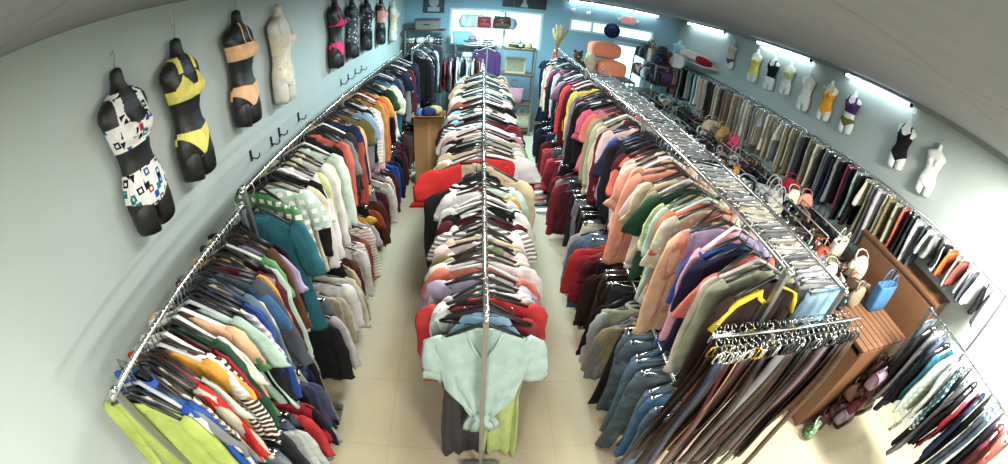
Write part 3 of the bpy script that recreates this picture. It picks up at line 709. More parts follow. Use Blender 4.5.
for y, zt, h, st, c1, c2, pt, fm, rz, lab, ch in (
  (1.32, 2.66, .82, 'sport', 'white', 'white', ['lettered', 'lettered'], FORMB, .1, 'black torso in a white bikini with multicoloured print, closest to the camera', None),
  (1.79, 2.70, .82, 'bikini', 'pale yellow', 'pale yellow', '', FORMB, .1, 'black torso form in a plain pale yellow bikini on the wall', .17),
  (2.44, 2.78, .82, 'bandeau', 'peach', 'peach', '', FORMB, .05, 'black torso form in a peach bandeau bikini on the wall', None),
  (3.06, 2.77, .83, 'onepiece', 'cream', 'cream', 'floral', FORMT, .05, 'cream torso form in a strappy patterned swimsuit between black forms', None),
  (4.40, 2.78, .82, 'triangle', 'hot pink', 'hot pink', '', FORMB, .05, 'black torso form in a hot pink triangle bikini', None),
  (5.02, 2.76, .79, 'onepiece', 'slate', 'slate', 'floral', FORMB, .05, 'black torso form in a grey-blue one-piece next to the hot pink bikini', None),
  (5.68, 2.76, .79, 'tank', 'charcoal', 'black', ['floral', ''], FORMB, .05, 'black torso form in a charcoal print top, third of the far cluster', None),
  (6.52, 2.72, .77, 'topless', 'salmon', 'black', ['floral', ''], FORMB, .05, 'torso form in a salmon print top and black bottoms near the back', None),
  (7.42, 2.66, .77, 'onepiece', 'beige', 'beige', 'floral', FORMT, .05, 'pale torso form in a beige swimsuit, last before the back corner', None)):
    torso((xw, y, zt), h, st, c1, c2, pt, fm, rz, lab, GL, 0.0, ch)
for y, zt, h, st, c1, c2, pt, lab in (
  (6.58, 2.72, .55, 'tank', 'beige', 'slate', ['floral', ''], 'white torso form in a beige print top near the pink cushion'),
  (5.79, 2.72, .61, 'onepiece', 'pale yellow', 'pale yellow', '', 'white torso form in a plain yellow swimsuit'),
  (5.30, 2.71, .60, 'tank', 'black', 'white', '', 'white torso form in a black tank top and white bottoms'),
  (4.88, 2.71, .55, 'topless', 'pale lime', 'white', ['floral', ''], 'white torso form in a pale green print top'),
  (4.40, 2.67, .60, 'onepiece', 'white', 'white', 'pinstriped', 'white torso form in a white swimsuit beside the orange one'),
  (3.94, 2.69, .60, 'onepiece', 'amber', 'amber', '', 'white torso form in a bright orange swimsuit'),
  (3.48, 2.69, .60, 'topless', 'purple', 'olive', '', 'white torso form in a purple top and olive bottoms'),
  (2.53, 2.69, .62, 'onepiece', 'black', 'black', '', 'white torso form in a plain black one-piece swimsuit'),
  (2.03, 2.62, .60, 'onepiece', 'white', 'white', 'pinstriped', 'white torso form in pale swimwear beyond the black one-piece, nearest the camera')):
    torso((WR-.046, y, zt), h, st, c1, c2, pt, FORMW, PI+.15, lab, GR, .0)
# empty hooks on the wall
for i, (y, z) in enumerate(((2.48, 1.69), (2.83, 1.66), (2.99, 1.68), (3.41, 1.68), (4.7, 1.71), (4.99, 1.71), (5.3, 1.72), (5.6, 1.71))):
    where = ['below the peach bikini torso, first from the camera', 'below the peach bikini torso, second from the camera', 'below the cream torso, third from the camera', 'below the cream torso, fourth from the camera',
             'below the hot pink bikini torso, first of four', 'below the hot pink bikini torso, second of four', 'beyond the hot pink bikini torso, third of four', 'beyond the hot pink bikini torso, last of four'][i]
    t = thing('wall_hook', 'small dark metal wall hook ' + where, 'hook', (WL, y, z), group='wall hooks')
    obj('plate', MB().box((.004, 0, 0), (.006, .03, .09), bev=.002), DARKMETAL, t)
    obj('prong', MB().tube([(.008, 0, -.02), (.06, 0, -.025), (.085, 0, -.005), (.088, 0, .02)], .006, 8), DARKMETAL, t, True)

# ------------------------------------------------------------------ belts on a bar in front of the tall rack
t = thing('belt_rack', 'chrome bar rack crowded with hanging belts, before the tall rack', 'rack', (.82, .74, 0), group='clothes racks')
obj('rail', MB().tube([(0, 0, 1.83), (.92, -.02, 1.83)], .007, 8), CHROME, t, True)
for px in (.3, .86):
    obj('post', MB().box((px, -.01, .91), (.022, .022, 1.82)), STEEL, t); obj('foot', MB().box((px, -.01, .02), (.04, .3, .03)), STEEL, t)
def belt_meshes(rn, L):
    m = MB(); k = rn.uniform(-.02, .02); ph = rn.uniform(0, 6)
    m.strap([(k*math.sin(ph+i*.6)*i/6, .008*math.sin(i*.9+ph), -.07-L*i/8) for i in range(9)], .023, .0025, (1, 0, 0))
    b2 = MB(); n = 16; r = .03
    b2.tube([(r*math.cos(2*PI*i/n)*.9, 0, -.045+r*math.sin(2*PI*i/n)) for i in range(n+1)], .0045, 6)
    b2.tube([(0, -.004, -.02), (0, -.006, -.07)], .0035, 6)
    h = MB(); h.tube([(0, 0, -.016), (0, 0, -.006)]+[(0, .014*math.cos(-PI*.5+PI*1.3*i/7), .006+.014*math.sin(-PI*.5+PI*1.3*i/7)) for i in range(8)], .0025, 6)
    return m.mesh('belt_strap'), b2.mesh('belt_buckle'), h.mesh('belt_hook')
rb = random.Random(21); BELTS = [belt_meshes(rb, L) for L in (.95, 1.02, 1.1, 1.18, .88)]
BC = ("navy,dark brown,maroon,dark brown,rust,dark brown,maroon,dark brown,brown,peach,tan,dark brown,maroon,dark brown,black,dark brown,maroon,black,burgundy,dark brown,black,dark brown,brown,dark brown,black,dark brown,black,grey,dark brown,black,dark brown,burgundy,black,dark brown,burgundy,dark brown,crimson,red,dark brown,black,burgundy,"
      "blue,dark brown,black,maroon,dark brown,mauve,black,dark brown,maroon,dark brown,mauve,black,burgundy,dark brown,black,charcoal,black,dark brown,olive,dark brown,black,olive,brown,dark brown,black,brown,sage,dark brown,brown").split(',')
BK = ['silver', 'silver', 'brass', 'silver', 'black', 'black', 'black']
BM = {'silver': CHROME, 'brass': BRASS, 'black': DARKMETAL, 'cream': WHITEP}
BELT = []
for i, c in enumerate(BC):
    n = len(BC); x = .82+.03+.86*(i+.5)/n; row = i % 3
    t = bpy.data.objects.new('belt', None); t.empty_display_size = .05; COL.objects.link(t)
    t.location = (x, .74+(row-1)*.05-.02*(x-.82), 1.83-.02-.025*(row == 1)); t.rotation_euler = (rb.uniform(-.05, .05), rb.uniform(-.05, .05), rb.uniform(-.7, .7)); t['category'] = 'belt'; t['group'] = 'belts on the bar'
    a, b_, h = rb.choice(BELTS); bk = rb.choice(BK)
    link('strap', a, t, mat=CL['leather'], color=tuple(k_*.62 for k_ in vary(lin(PAL[c]), rb)[:3])+(1,)); link('buckle', b_, t, mat=BM[bk]); link('belt_hook', h, t, mat=CHROME)
    BELT.append((t, c, bk))

# ------------------------------------------------------------------ bags
def bag_bank():
    B = {}
    rn = random.Random(8)
    def rr_ring(z, w_, d_, n=24, sq=.5): return ell(0, z, w_, d_, n, 0, 0, 3, sq)
    for v in range(3):
        q = rn.uniform(.9, 1.1)
        m = MB().loft([rr_ring(z, w_*q, d_) for z, w_, d_ in ((0, .11, .045), (.008, .135, .06), (.06, .14, .066), (.13, .132, .06), (.18, .12, .045), (.195, .10, .03))])
        fl = MB(); fl.strap([(0, .035, .198), (0, .0, .203), (0, -.045, .192), (0, -.064, .15), (0, -.071, .09)], .118*q, .004, (1, 0, 0))
        hd = MB().tube([(-.06, 0, .19)]+[(-.06*math.cos(PI*i/8), 0, .20+.09*math.sin(PI*i/8)) for i in range(9)]+[(.06, 0, .19)], .007, 8)
        cl = MB().box((0, -.075, .10), (.03, .008, .022), bev=.003)
        B.setdefault('satchel', []).append([('body', m.mesh('satchel_body')), ('flap', fl.mesh('flap')), ('handle', hd.mesh('handle')), ('clasp', cl.mesh('clasp'))])
        m = MB(); rings = []
        for i in range(9):
            s_ = i/8; z = .24*s_; wv = .17*math.sin(PI*(.12+.76*s_))**.6*(1-.25*s_)
            rings.append([(x, y+.012*math.sin(x*40+v), zz+.03*(x/.17)**2*s_) for x, y, zz in rr_ring(z, wv*q, .075*(1-.7*s_)+.008, 24, .8)])
        m.loft(rings)
        st = MB().strap([(-.11, 0, .20), (-.115, .02, .25), (-.07, .05, .29), (0, .06, .30), (.07, .05, .29), (.115, .02, .25), (.11, 0, .20)], .010, .003, (0, 1, 0))
        B.setdefault('hobo', []).append([('body', m.mesh('hobo_body')), ('strap', st.mesh('strap'))])
        m = MB().loft([rr_ring(z, w_*q, d_, 24, .35) for z, w_, d_ in ((0, .15, .05), (.01, .16, .06), (.12, .165, .06), (.25, .175, .05), (.27, .176, .045), (.262, .17, .04), (.03, .15, .045))])
        h2 = MB()
        for sy in (-1, 1): h2.tube([(-.075, sy*.045, .24)]+[(-.07*math.cos(PI*i/8), sy*.04, .28+.12*math.sin(PI*i/8)) for i in range(9)]+[(.075, sy*.045, .24)], .006, 8)
        B.setdefault('tote', []).append([('body', m.mesh('tote_body')), ('handle', h2.mesh('handles'))])
        m = MB().loft([rr_ring(z, w_*q, d_, 20, .4) for z, w_, d_ in ((0, .10, .012), (.006, .11, .02), (.06, .112, .022), (.12, .108, .016), (.126, .10, .01))])
        fl = MB().strap([(0, .012, .128), (0, -.01, .132), (0, -.024, .11), (0, -.028, .07)], .108*q, .003, (1, 0, 0))
        B.setdefault('clutch', []).append([('body', m.mesh('clutch_body')), ('flap', fl.mesh('flap'))])
    return B
BAGS = bag_bank()
BNAME = {'satchel': 'handbag', 'hobo': 'shoulder_bag', 'tote': 'tote_bag', 'clutch': 'clutch_purse'}
BAGL = []
def bag(kind, color, loc, rz, where, pattern='leather', s_=1.0, rx=0.0, ry=0.0, group='handbags on the wooden gondola', label=None, rn=rnd):
    t = bpy.data.objects.new(BNAME[kind], None); t.empty_display_size = .05; COL.objects.link(t)
    t.location = loc; t.rotation_euler = (rx, ry, rz); t.scale = (s_, s_, s_); t['category'] = 'bag'; t['group'] = group
    c = vary(lin(PAL[color]), rn)
    for nm, me in rn.choice(BAGS[kind]):
        if nm == 'clasp': link(nm, me, t, mat=BRASS)
        else: link(nm, me, t, mat=CL[pattern], color=c)
    if label: t['label'] = label
    BAGL.append(dict(o=t, kind=kind, color=color, where=where)); return t

# wooden gondola carrying the bags
GX0, GX1, GY0, GY1, GZ = 2.9, 3.72, .98, 6.9, 1.05
t = thing('display_gondola', 'long brown wooden gondola topped with rows of handbags', 'display stand', (GX0, GY0, 0))
gw, gl = GX1-GX0, GY1-GY0
obj('end_panel', MB().box((gw/2, .012, (GZ-.02)/2), (gw, .024, GZ-.03)), WOOD, t)
obj('end_panel', MB().box((gw/2, gl-.012, (GZ-.02)/2), (gw, .024, GZ-.03)), WOOD, t)
for xx in (.012, gw-.012): obj('side_panel', MB().box((xx, gl/2, .5), (.022, gl-.05, .96)), WOOD, t)
obj('spine_panel', MB().box((gw/2, gl/2, .52), (.03, gl-.06, .98)), WOOD, t)
for zz in (.12, .5): obj('shelf', MB().box((gw/2, gl/2, zz), (gw-.05, gl-.06, .025)), WOOD, t)
tp = MB()
k = 9
for i in range(k):
    tp.box((gw*(i+.5)/k, gl/2, GZ), (gw/k-.012, gl, .022))
obj('slatted_top', tp, WOOD, t)
obj('top_bearer', MB().box((gw/2, gl/2, GZ-.02), (gw-.02, gl-.02, .015)), WOODD, t)
for xx in (.10, .36, .62):
    r = obj('hang_bar', MB().tube([(xx, 1.15, GZ+.30), (xx, gl-.1, GZ+.30)], .008, 8), STEEL, t, True)
    for yy in (1.15, 2.6, 4.2, gl-.1): obj('upright', MB().tube([(xx, yy, GZ), (xx, yy, GZ+.30)], .007, 8), STEEL, r, True)
rg = random.Random(31)
BCOL = ['dark brown']*8+['black']*8+['brown']*3+['maroon']*2+['burgundy', 'charcoal', 'grey', 'grey', 'pale grey', 'cream', 'beige', 'tan', 'silver', 'khaki']
for r_ in range(4):
    n = 34
    for i in range(n):
        y = 2.12+4.65*(i+rg.uniform(.3, .7))/n; x = GX0+.06+.2*r_+rg.uniform(-.03, .03)
        k = rg.choice(['satchel', 'hobo', 'satchel', 'clutch', 'tote', 'hobo'])
        bag(k, rg.choice(BCOL), (x, y, GZ+.013), rg.uniform(-.5, .5)+PI/2*rg.choice([0, 0, 1]), ('gondola', r_, y), rg.choice(['leather', 'leather', 'leather', 'satin', 'printed']), rg.uniform(.85, 1.15), rx=rg.uniform(-.15, .12), rn=rg)
for kd, c, x, y, z, s_, lab in (
  ('hobo', 'ochre', 3.42, 4.62, 1.27, 1.0, 'mustard slouchy bag heaped above the gondola beside a hot pink one'), ('hobo', 'hot pink', 3.50, 4.42, 1.25, .85, 'hot pink slouchy bag heaped on the gondola by the mustard one'),
  ('hobo', 'beige', 3.34, 4.85, 1.27, 1.0, 'beige slouchy bag heaped behind the mustard one'), ('hobo', 'crimson', 3.52, 3.12, 1.25, .9, 'crimson slouchy bag topping the gondola heap below the orange swimsuit'),
  ('hobo', 'cream', 3.44, 2.95, 1.22, .8, 'cream slouchy bag heaped in front of the crimson one'), ('hobo', 'salmon', 3.6, 2.88, 1.22, .8, 'salmon slouchy bag heaped by the crimson one'),
  ('hobo', 'amber', 2.98, 3.55, 1.2, .6, 'small amber bag above the gondola edge facing the aisle'), ('hobo', 'rust', 3.1, 2.02, 1.07, 1.0, 'rust slouchy bag at the near end of the gondola rows'),
  ('hobo', 'cream', 3.62, 1.85, 1.07, 1.0, 'cream slouchy bag on the gondola just beyond the blue one'), ('tote', 'blue', 3.56, 1.42, 1.07, 1.0, 'blue tote bag standing alone on the bare gondola top')):
    bag(kd, c, (x, y, z), rg.uniform(-.6, .6), ('x',), 'floral' if c == 'cream' else '', s_, label=lab, rn=rg)
for i in range(30):
    c = rg.choice(['khaki', 'beige', 'grey', 'dark brown', 'tan', 'cream', 'black', 'olive', 'brown']); x = GX0+.1+.62*((i*11) % 30)/30; y = 1.5+.62*i/30
    if not (x > 3.4 and y < 1.62): bag(rg.choice(['clutch', 'hobo', 'clutch', 'satchel']), c, (x, y, GZ+.013), rg.uniform(-.9, .9), ('gondola', 4, y), rg.choice(['leather', 'satin', 'printed']), rg.uniform(.55, .8), rx=rg.uniform(-.3, .3), rn=rg)
for i in range(30):
    x = 3.16+.52*((i*7) % 30)/30+rg.uniform(-.02, .02); z = .06+.80*(i//5)/6+rg.uniform(0, .06)
    c = ['maroon', 'dark brown', 'burgundy', 'black', 'brown', 'mauve', 'dark brown'][i % 7]
    bag(['hobo', 'clutch', 'satchel'][i % 3], c, (x, GY0-.075-.05*(i % 3), z), rg.uniform(-.25, .25), ('end', i, x), 'leather', .8, group='purses hung on the gondola end', rn=rg)
bag('hobo', 'green', (3.0, .86, .012), .4, ('x',), 'floral', .75, group='purses hung on the gondola end', label='green patterned bag on the floor at the foot of the gondola end', rn=rg)

# wooden wall cabinet under the near end of the wall rack
t = thing('wall_cabinet', 'plain brown wooden cabinet below the near end of the wall rack', 'cabinet', (4.18, 1.05, 0))
obj('carcass', MB().box((.22, .62, .68), (.40, 1.24, 1.28)), WOOD, t); obj('plinth', MB().box((.24, .62, .02), (.34, 1.2, .04)), WOODD, t); obj('top_board', MB().box((.21, .62, 1.335), (.44, 1.28, .028)), WOOD, t)
for k in (0, 1):
    dd = obj('door', MB().box((.010, .31+.62*k, .68), (.02, .6, 1.2), bev=.004), WOOD, t); obj('handle', MB().tube([(0, .55+.14*k, .65), (-.03, .55+.14*k, .67), (-.03, .55+.14*k, .77), (0, .55+.14*k, .79)], .006, 8), CHROME, dd, True)

# ------------------------------------------------------------------ the far end of the shop
def shelf_unit(name, label, x0, x1, y0, y1, zs, mat=WOODD, cat='shelf'):
    t = thing(name, label, cat, (x0, y0, 0)); W_, D_ = x1-x0, y1-y0; H_ = max(zs)
    for px in (.015, W_-.015):
        for py in (.015, D_-.015): obj('post', MB().box((px, py, H_/2), (.03, .03, H_)), STEEL, t)
    for z in zs: obj('shelf', MB().box((W_/2, D_/2, z), (W_-.002, D_-.002, .024)), mat, t)
    return t
def blob(m, c, r, seed, n=18, k=12, amp=.12):
    rn = random.Random(seed); ph = [rn.uniform(0, 6) for _ in range(4)]; rings = []
    for i in range(1, k):
        th = PI*i/k; ring = []
        for j in range(n):
            a = 2*PI*j/n; d_ = 1+amp*(math.sin(3*a+ph[0]+th*2)*.5+math.sin(5*a+ph[1])*.3+math.cos(4*th+ph[2])*.3)
            ring.append((c[0]+r[0]*d_*math.sin(th)*math.cos(a), c[1]+r[1]*d_*math.sin(th)*math.sin(a), c[2]-r[2]*math.cos(th)*(1 if math.cos(th) > 0 else d_)))
        rings.append(ring)
    return m.loft(rings)
def pillow_mesh(w_, d_, h_):
    m = MB(); rings = []; n = 28
    for i in range(11):
        q = -1+2*i/10; k_ = math.sqrt(max(0.02, 1-abs(q)**4))
        rings.append([(x*k_**.25, y*1.0, q*h_) for x, y, _ in ell(0, 0, w_*(.55+.45*k_), d_*(.15+.85*k_), n, 0, 0, 3, .3)])
    return m.loft(rings)
# tall unit beyond the tall rack with pillows, a teddy bear and a vase on it
shelf_unit('shelf_unit', 'shelf unit with orange pillows and a furry bear on top', 1.02, 2.5, 6.02, 6.5, (.1, .6, 1.15, 1.63))
p = obj('pillow', pillow_mesh(.24, .13, .145), CL['plush'], None, True, (2.10, 6.2, 1.792), (0, 0, .15), lin(PAL['orange'])); p.color = lin('f0916a'); tag(p, 'lower of two packed orange pillows on the shelf unit', 'pillow', group='packed pillows')
p = obj('pillow', pillow_mesh(.27, .13, .14), CL['plush'], None, True, (1.98, 6.33, 2.078), (0, 0, .1)); p.color = lin('e58a68'); tag(p, 'upper of two packed orange pillows, resting on the other', 'pillow', group='packed pillows')
s_ = obj('cloth_sack', blob(MB(), (0, 0, .20), (.10, .10, .20), 4), CL[''], None, True, (1.74, 6.2, 1.645)); s_.color = lin(PAL['beige']); tag(s_, 'beige cloth sack standing beside the packed orange pillows', 'sack')
t = thing('teddy_bear', 'brown furry teddy bear sitting beside the beige sack', 'toy', (1.52, 6.2, 1.645))
FUR = simple('brown_fur', '4a3526', .95, 0, .3, 60, .5)
tb = MB(); tb.sphere((0, 0, .13), (.085, .075, .13)); tb.sphere((0, -.01, .30), (.075, .07, .07)); obj('body', tb, FUR, t, True)
for sx in (-1, 1):
    obj('ear', MB().sphere((sx*.055, 0, .365), (.025, .015, .025)), FUR, t, True); obj('arm', MB().tube([(sx*.07, -.02, .2), (sx*.11, -.06, .13), (sx*.1, -.09, .1)], [.032, .03, .028], 10), FUR, t, True)
    obj('leg', MB().tube([(sx*.05, -.03, .05), (sx*.075, -.1, .04), (sx*.08, -.14, .045)], [.04, .038, .035], 10), FUR, t, True); obj('eye', MB().sphere((sx*.025, -.075, .315), (.007, .005, .007)), BLACKP, t, True)
obj('snout', MB().sphere((0, -.075, .285), (.03, .025, .022)), simple('tan_fur', '8a6a48', .95), t, True)
t = thing('vase_of_dried_grass', 'red vase of dried grasses at the end of the pillow shelf', 'vase', (1.17, 6.2, 1.645))
vz = MB().loft([ell(0, z, r, r, 18, 0, 0, 3, 1) for z, r in ((0, .05), (.02, .07), (.15, .085), (.25, .06), (.3, .04), (.36, .05), (.355, .04))]); obj('vase', vz, simple('red_glaze', '8c3a2a', .25), t, True)
gm = MB(); rv = random.Random(5)
for i in range(26):
    a = rv.uniform(0, 6.28); l_ = rv.uniform(.25, .42); sp = rv.uniform(.03, .16)
    gm.tube([(0, 0, .33), (sp*.4*math.cos(a), sp*.4*math.sin(a), .35+l_*.5), (sp*math.cos(a), sp*math.sin(a), .35+l_)], [.0025, .004, .009], 5)
obj('dried_stems', gm, simple('dried_grass', 'b29a62', .9), t, True)
for i in range(9):
    x = 1.15+.145*i; bag(['tote', 'satchel', 'hobo'][i % 3], ['black', 'navy', 'brown', 'maroon', 'grey', 'cream', 'black', 'tan', 'purple'][i], (x, 6.25, 1.163), rg.uniform(-.2, .2), ('shelf', i), 'leather', .85, group='bags in the pillow shelf unit',
        label=f"{['black', 'navy', 'brown', 'maroon', 'grey', 'cream', 'black', 'tan', 'purple'][i]} {['tote bag', 'handbag', 'shoulder bag'][i % 3]} under the orange pillows, {['first', 'second', 'third', 'fourth', 'fifth', 'sixth', 'seventh', 'eighth', 'ninth'][i]} from the vase end", rn=rg)
# big carton in the wall aisle
t = thing('cardboard_box', 'tall brown cardboard carton at the end of the wall aisle', 'box', (-.68, 5.45, 0), (0, 0, .05))
cb = MB()
for c, dd in (((0, -.2, .52), (.44, .012, 1.04)), ((0, .2, .52), (.44, .012, 1.04)), ((-.214, 0, .52), (.012, .388, 1.04)), ((.214, 0, .52), (.012, .388, 1.04)), ((0, 0, .01), (.416, .388, .012))): cb.box(c, dd)
obj('body', cb, CARD, t)
obj('flap', MB().box((0, -.27, 1.08), (.42, .15, .006), rx=-.5), CARD, t); obj('flap', MB().box((-.27, 0, 1.06), (.12, .38, .006)), CARD, t)
obj('tape', MB().box((0, -.208, .6), (.05, .003, .8)), simple('parcel_tape', 'b8925e', .3), t)
for i, (c, x, y, lab) in enumerate((('blue', -.80, 5.4, 'folded blue garment lying in the tall carton'), ('tan', -.62, 5.5, 'rumpled tan garment lying in the tall carton'), ('navy', -.70, 5.36, 'folded navy garment at the front of the tall carton'))):
    f = obj('folded_garment', blob(MB(), (0, 0, .08), (.11, .10, .07), 40+i), CL[''], None, True, (x, y, .99+.02*i)); f.color = lin(PAL[c]); tag(f, lab, 'clothing', group='garments in the carton')
# back corner shelves, poster, storage box
shelf_unit('shelf_unit', 'dark shelf unit in the back corner under the portrait poster', -1.6, -.78, 8.3, 8.75, (.1, .65, 1.2, 1.7, 2.0))
t = thing('storage_box', 'grey-brown lidded storage box on the back corner shelves', 'box', (-1.15, 8.5, 2.013))
obj('body', MB().box((0, 0, .1), (.5, .34, .2), bev=.02), simple('box_taupe', '6d675e', .7), t); obj('lid', MB().box((0, 0, .215), (.53, .37, .03), bev=.015), simple('box_lid', '4b4d50', .6), t); obj('handle', MB().tube([(-.06, -.172, .12), (-.05, -.195, .12), (.05, -.195, .12), (.06, -.172, .12)], .008, 8), DARKMETAL, t, True)
for i in range(12):
    c = ['black', 'maroon', 'grey', 'white', 'tan', 'navy'][i % 6]; rw_ = i//4
    f = obj('folded_garment', MB().box((0, 0, .06), (.16, .3, .12), bev=.03), CL[['', 'striped', 'plaid'][i % 3]], None, True, (-1.5+.2*(i % 4), 8.52, (.662, 1.212, 1.712)[rw_])); f.color = lin(PAL[c])
    tag(f, f"folded {c} clothes on the {['lowest', 'middle', 'upper'][rw_]} back corner shelf, {['first', 'second', 'third', 'fourth'][i % 4]} from the wall", 'clothing', 'folded clothes on the back corner shelves')
t = thing('portrait_poster', 'dark framed poster with a pale oval head on the back wall', 'poster', (-1.1, YB-.02, 2.6))
obj('frame', MB().box((0, .008, 0), (.46, .02, .5)), BLACKP, t); obj('print', MB().box((0, -.004, 0), (.42, .004, .46)), simple('poster_dark', '3c4248', .6), t)
pm = MB(); pm.loft([[(.11*math.cos(2*PI*j/24), y, .02+.15*math.sin(2*PI*j/24)) for j in range(24)] for y in (-.006, -.009)]); pm.box((0, -.0075, -.17), (.26, .003, .1)); obj('portrait', pm, simple('poster_pale', 'a9adae', .6), t)
t = thing('dark_banner', 'dark banner with a pale dress above the shop window', 'sign', (.87, YB-.02, 2.68))
obj('board', MB().box((0, .008, 0), (.96, .02, .26)), simple('banner_dark', '2d3034', .6), t); pd = MB().loft([[(-.03, y, .1), (.03, y, .1), (.035, y, .0), (.09, y, -.11), (-.09, y, -.11), (-.035, y, .0)] for y in (-.004, -.007)]); obj('pale_dress', pd, simple('poster_pale', 'a9adae', .6), t)
# shelf of bags hung in the window
t = thing('window_shelf', 'thin glass shelf across the shop window holding bags', 'shelf', (.08, 8.72, 2.06)); obj('board', MB().box((0, 0, 0), (1.2, .26, .014)), simple('shelf_glass', 'aebfc2', .1), t)
for sx in (-.55, .55): obj('wire', MB().tube([(sx, 0, .006), (sx, 0, HC-2.06-.005)], .003, 6), STEEL, t, True)
for i, (k, c, s_) in enumerate((('hobo', 'silver', 1.15), ('tote', 'pale grey', 1.0), ('satchel', 'crimson', 1.2), ('tote', 'pink', .8), ('satchel', 'brown', 1.3), ('hobo', 'grey', 1.0))):
    bag(k, c, (-.36+.19*i, 8.71, 2.068), 0, ('w',), 'satin', s_, group='bags on the window shelf', label=f"{c} bag on the window shelf, {['first', 'second', 'third', 'fourth', 'fifth', 'last'][i]} counting from the portrait poster", rn=rg)
# rails below the window; garments across the view
t = rack('garment_rack', 'short dark rack of maroon and black clothes beneath the window beside the corner', 0, 0, .95, 1.62); t.location = (.12, 7.75, 0); t.rotation_euler = (0, 0, PI/2)
for i, tk in enumerate("maroon l,crimson t,black l,pink t,black d,white l,pale grey l,black t,white l striped,grey l,cream t,black l,rust l,white t".split(',')):
    kk, c, p = parse(tk); garment(kk, c, p, (-.76+.062*i, 7.75, 1.62), PI/2+rg.uniform(-.1, .1), G['BK'][0], rail='BK')
t = rack('garment_rack', 'taller short rack of purple clothes beneath the window, facing the camera', 0, 0, .7, 1.75); t.location = (.12, 8.15, 0); t.rotation_euler = (0, 0, 0)
for i, tk in enumerate("purple l,purple t,black l,purple j,white b,mauve l,black t,pink t,purple d".split(',')):
    kk, c, p = parse(tk); garment(kk, c, p, (.12, 8.2+.07*i, 1.75), rg.uniform(-.1, .1), G['BK'][0], rail='BP')
shelf_unit('shelf_unit', 'open shelf unit with khaki hats on top beneath the shop window', .4, 1.06, 7.55, 7.95, (.1, .65, 1.25, 1.76))
def hat(loc, c, label, rot=(0, 0, 0), s_=1.0, pat=''):
    t = thing('hat', label, 'hat', loc, rot, 'hats'); t.scale = (s_, s_, s_); col = lin(PAL[c])
    m = MB().loft([ell(0, z, r, r*.88, 24, 0, 0, 3, 1) for z, r in ((.012, .185), (.004, .18), (.0, .15), (.004, .105), (.05, .1), (.09, .092), (.115, .07), (.122, .03))]); link('crown', m.mesh('hat_crown'), t, mat=CL[pat], color=col)
    bd = MB().loft([ell(0, z, r, r*.88, 24, 0, 0, 3, 1) for z, r in ((.012, .1065), (.013, .109), (.035, .105), (.036, .102))]); obj('hat_band', bd, BLACKP, t, True)
shelf_unit('shelf_unit', 'narrow shelf unit of striped hats and bags directly below the window', -.55, .33, 8.45, 8.8, (.1, .7, 1.3, 1.66))
for i, (c, pt, x) in enumerate((('cream', 'striped', .12), ('pink', 'striped', .14), ('white', '', -.2), ('mauve', '', -.22))):
    hat((x, 8.6, 1.675+.10*(i % 2)), c, f"{c} {pt+' ' if pt else ''}hat on the narrow shelf below the window", pat=pt)
for i, c in enumerate(('aqua', 'white', 'black', 'silver', 'aqua', 'brown')):
    bag(['tote', 'satchel', 'hobo'][i % 3], c, (-.45+.15*i, 8.62, 1.315 if i % 2 else .715), rg.uniform(-.3, .3), ('w',), '', .95, group='bags below the window', label=f"{c} bag on the {'upper' if i % 2 else 'lower'} board of the narrow shelf below the window, {['first', 'second', 'third', 'fourth', 'fifth', 'sixth'][i]} along", rn=rg)
bag('tote', 'aqua', (-.42, 8.6, 1.675), 0, ('w',), '', 1.1, group='bags below the window', label='aqua tote bag on top of the narrow shelf, window behind', rn=rg)
hat((.62, 7.75, 1.775), 'khaki', 'khaki hat, bottom of the pile on the open shelf unit'); hat((.66, 7.74, 1.86), 'sage', 'pale green hat topping the khaki hat pile'); hat((.88, 7.75, 1.775), 'khaki', 'khaki hat lying beside the hat pile')
hat((2.92, 8.99, 2.28), 'navy', 'navy hat hung flat before the transom window', (PI/2, 0, 0), 1.1); hat((3.5, 7.35, 2.12), 'charcoal', 'charcoal hat topping the bags on the dark shelf before the door', (0.1, 0, 0))
t = thing('framed_picture', 'pale framed picture standing on the open shelf unit', 'picture', (.68, 7.72, 1.263), (-.08, 0, 0)); fr = MB()
for c, dd in (((0, 0, .015), (.4, .02, .03)), ((0, 0, .315), (.4, .02, .03)), ((-.185, 0, .165), (.03, .02, .27)), ((.185, 0, .165), (.03, .02, .27))): fr.box(c, dd)
obj('frame', fr, simple('pale_gilt', 'a49a7c', .5), t); obj('print', MB().box((0, .004, .165), (.34, .006, .27)), simple('old_print', '7d7a62', .8, 0, .3, 12), t)
bag('tote', 'pink', (.70, 7.72, .664), 0, ('w',), '', 1.15, group='bags under the window', label='pink tote bag on the open shelf unit under the picture', rn=rg); bag('tote', 'cream', (.9, 7.76, .114), 0, ('w',), '', 1.1, group='bags under the window', label='cream tote bag on the lowest board of the open shelf unit', rn=rg)
# exit sign and emergency lights
t = thing('exit_sign', 'white exit sign with red letters above the entrance', 'sign', (3.27, YB-.03, 2.6)); obj('housing', MB().box((0, 0, 0), (.34, .05, .2), bev=.006), WHITEP, t)
cu = bpy.data.curves.new('EXIT', 'FONT'); cu.body = 'EXIT'; cu.size = .15; cu.align_x = 'CENTER'; cu.align_y = 'CENTER'; cu.extrude = .003
ct = bpy.data.objects.new('lettering_curve', cu); COL.objects.link(ct); bpy.context.view_layer.update(); lm = bpy.data.meshes.new_from_object(ct.evaluated_get(bpy.context.evaluated_depsgraph_get())); bpy.data.objects.remove(ct)
tx = bpy.data.objects.new('lettering', lm); COL.objects.link(tx); tx.parent = t; tx.location = (0, -.03, 0); tx.rotation_euler = (PI/2, 0, 0); tx.scale = (.9, 1, 1); lm.materials.clear(); lm.materials.append(simple('exit_red', 'd8372c', .5, emit=('ff2a1c', 1.2)))
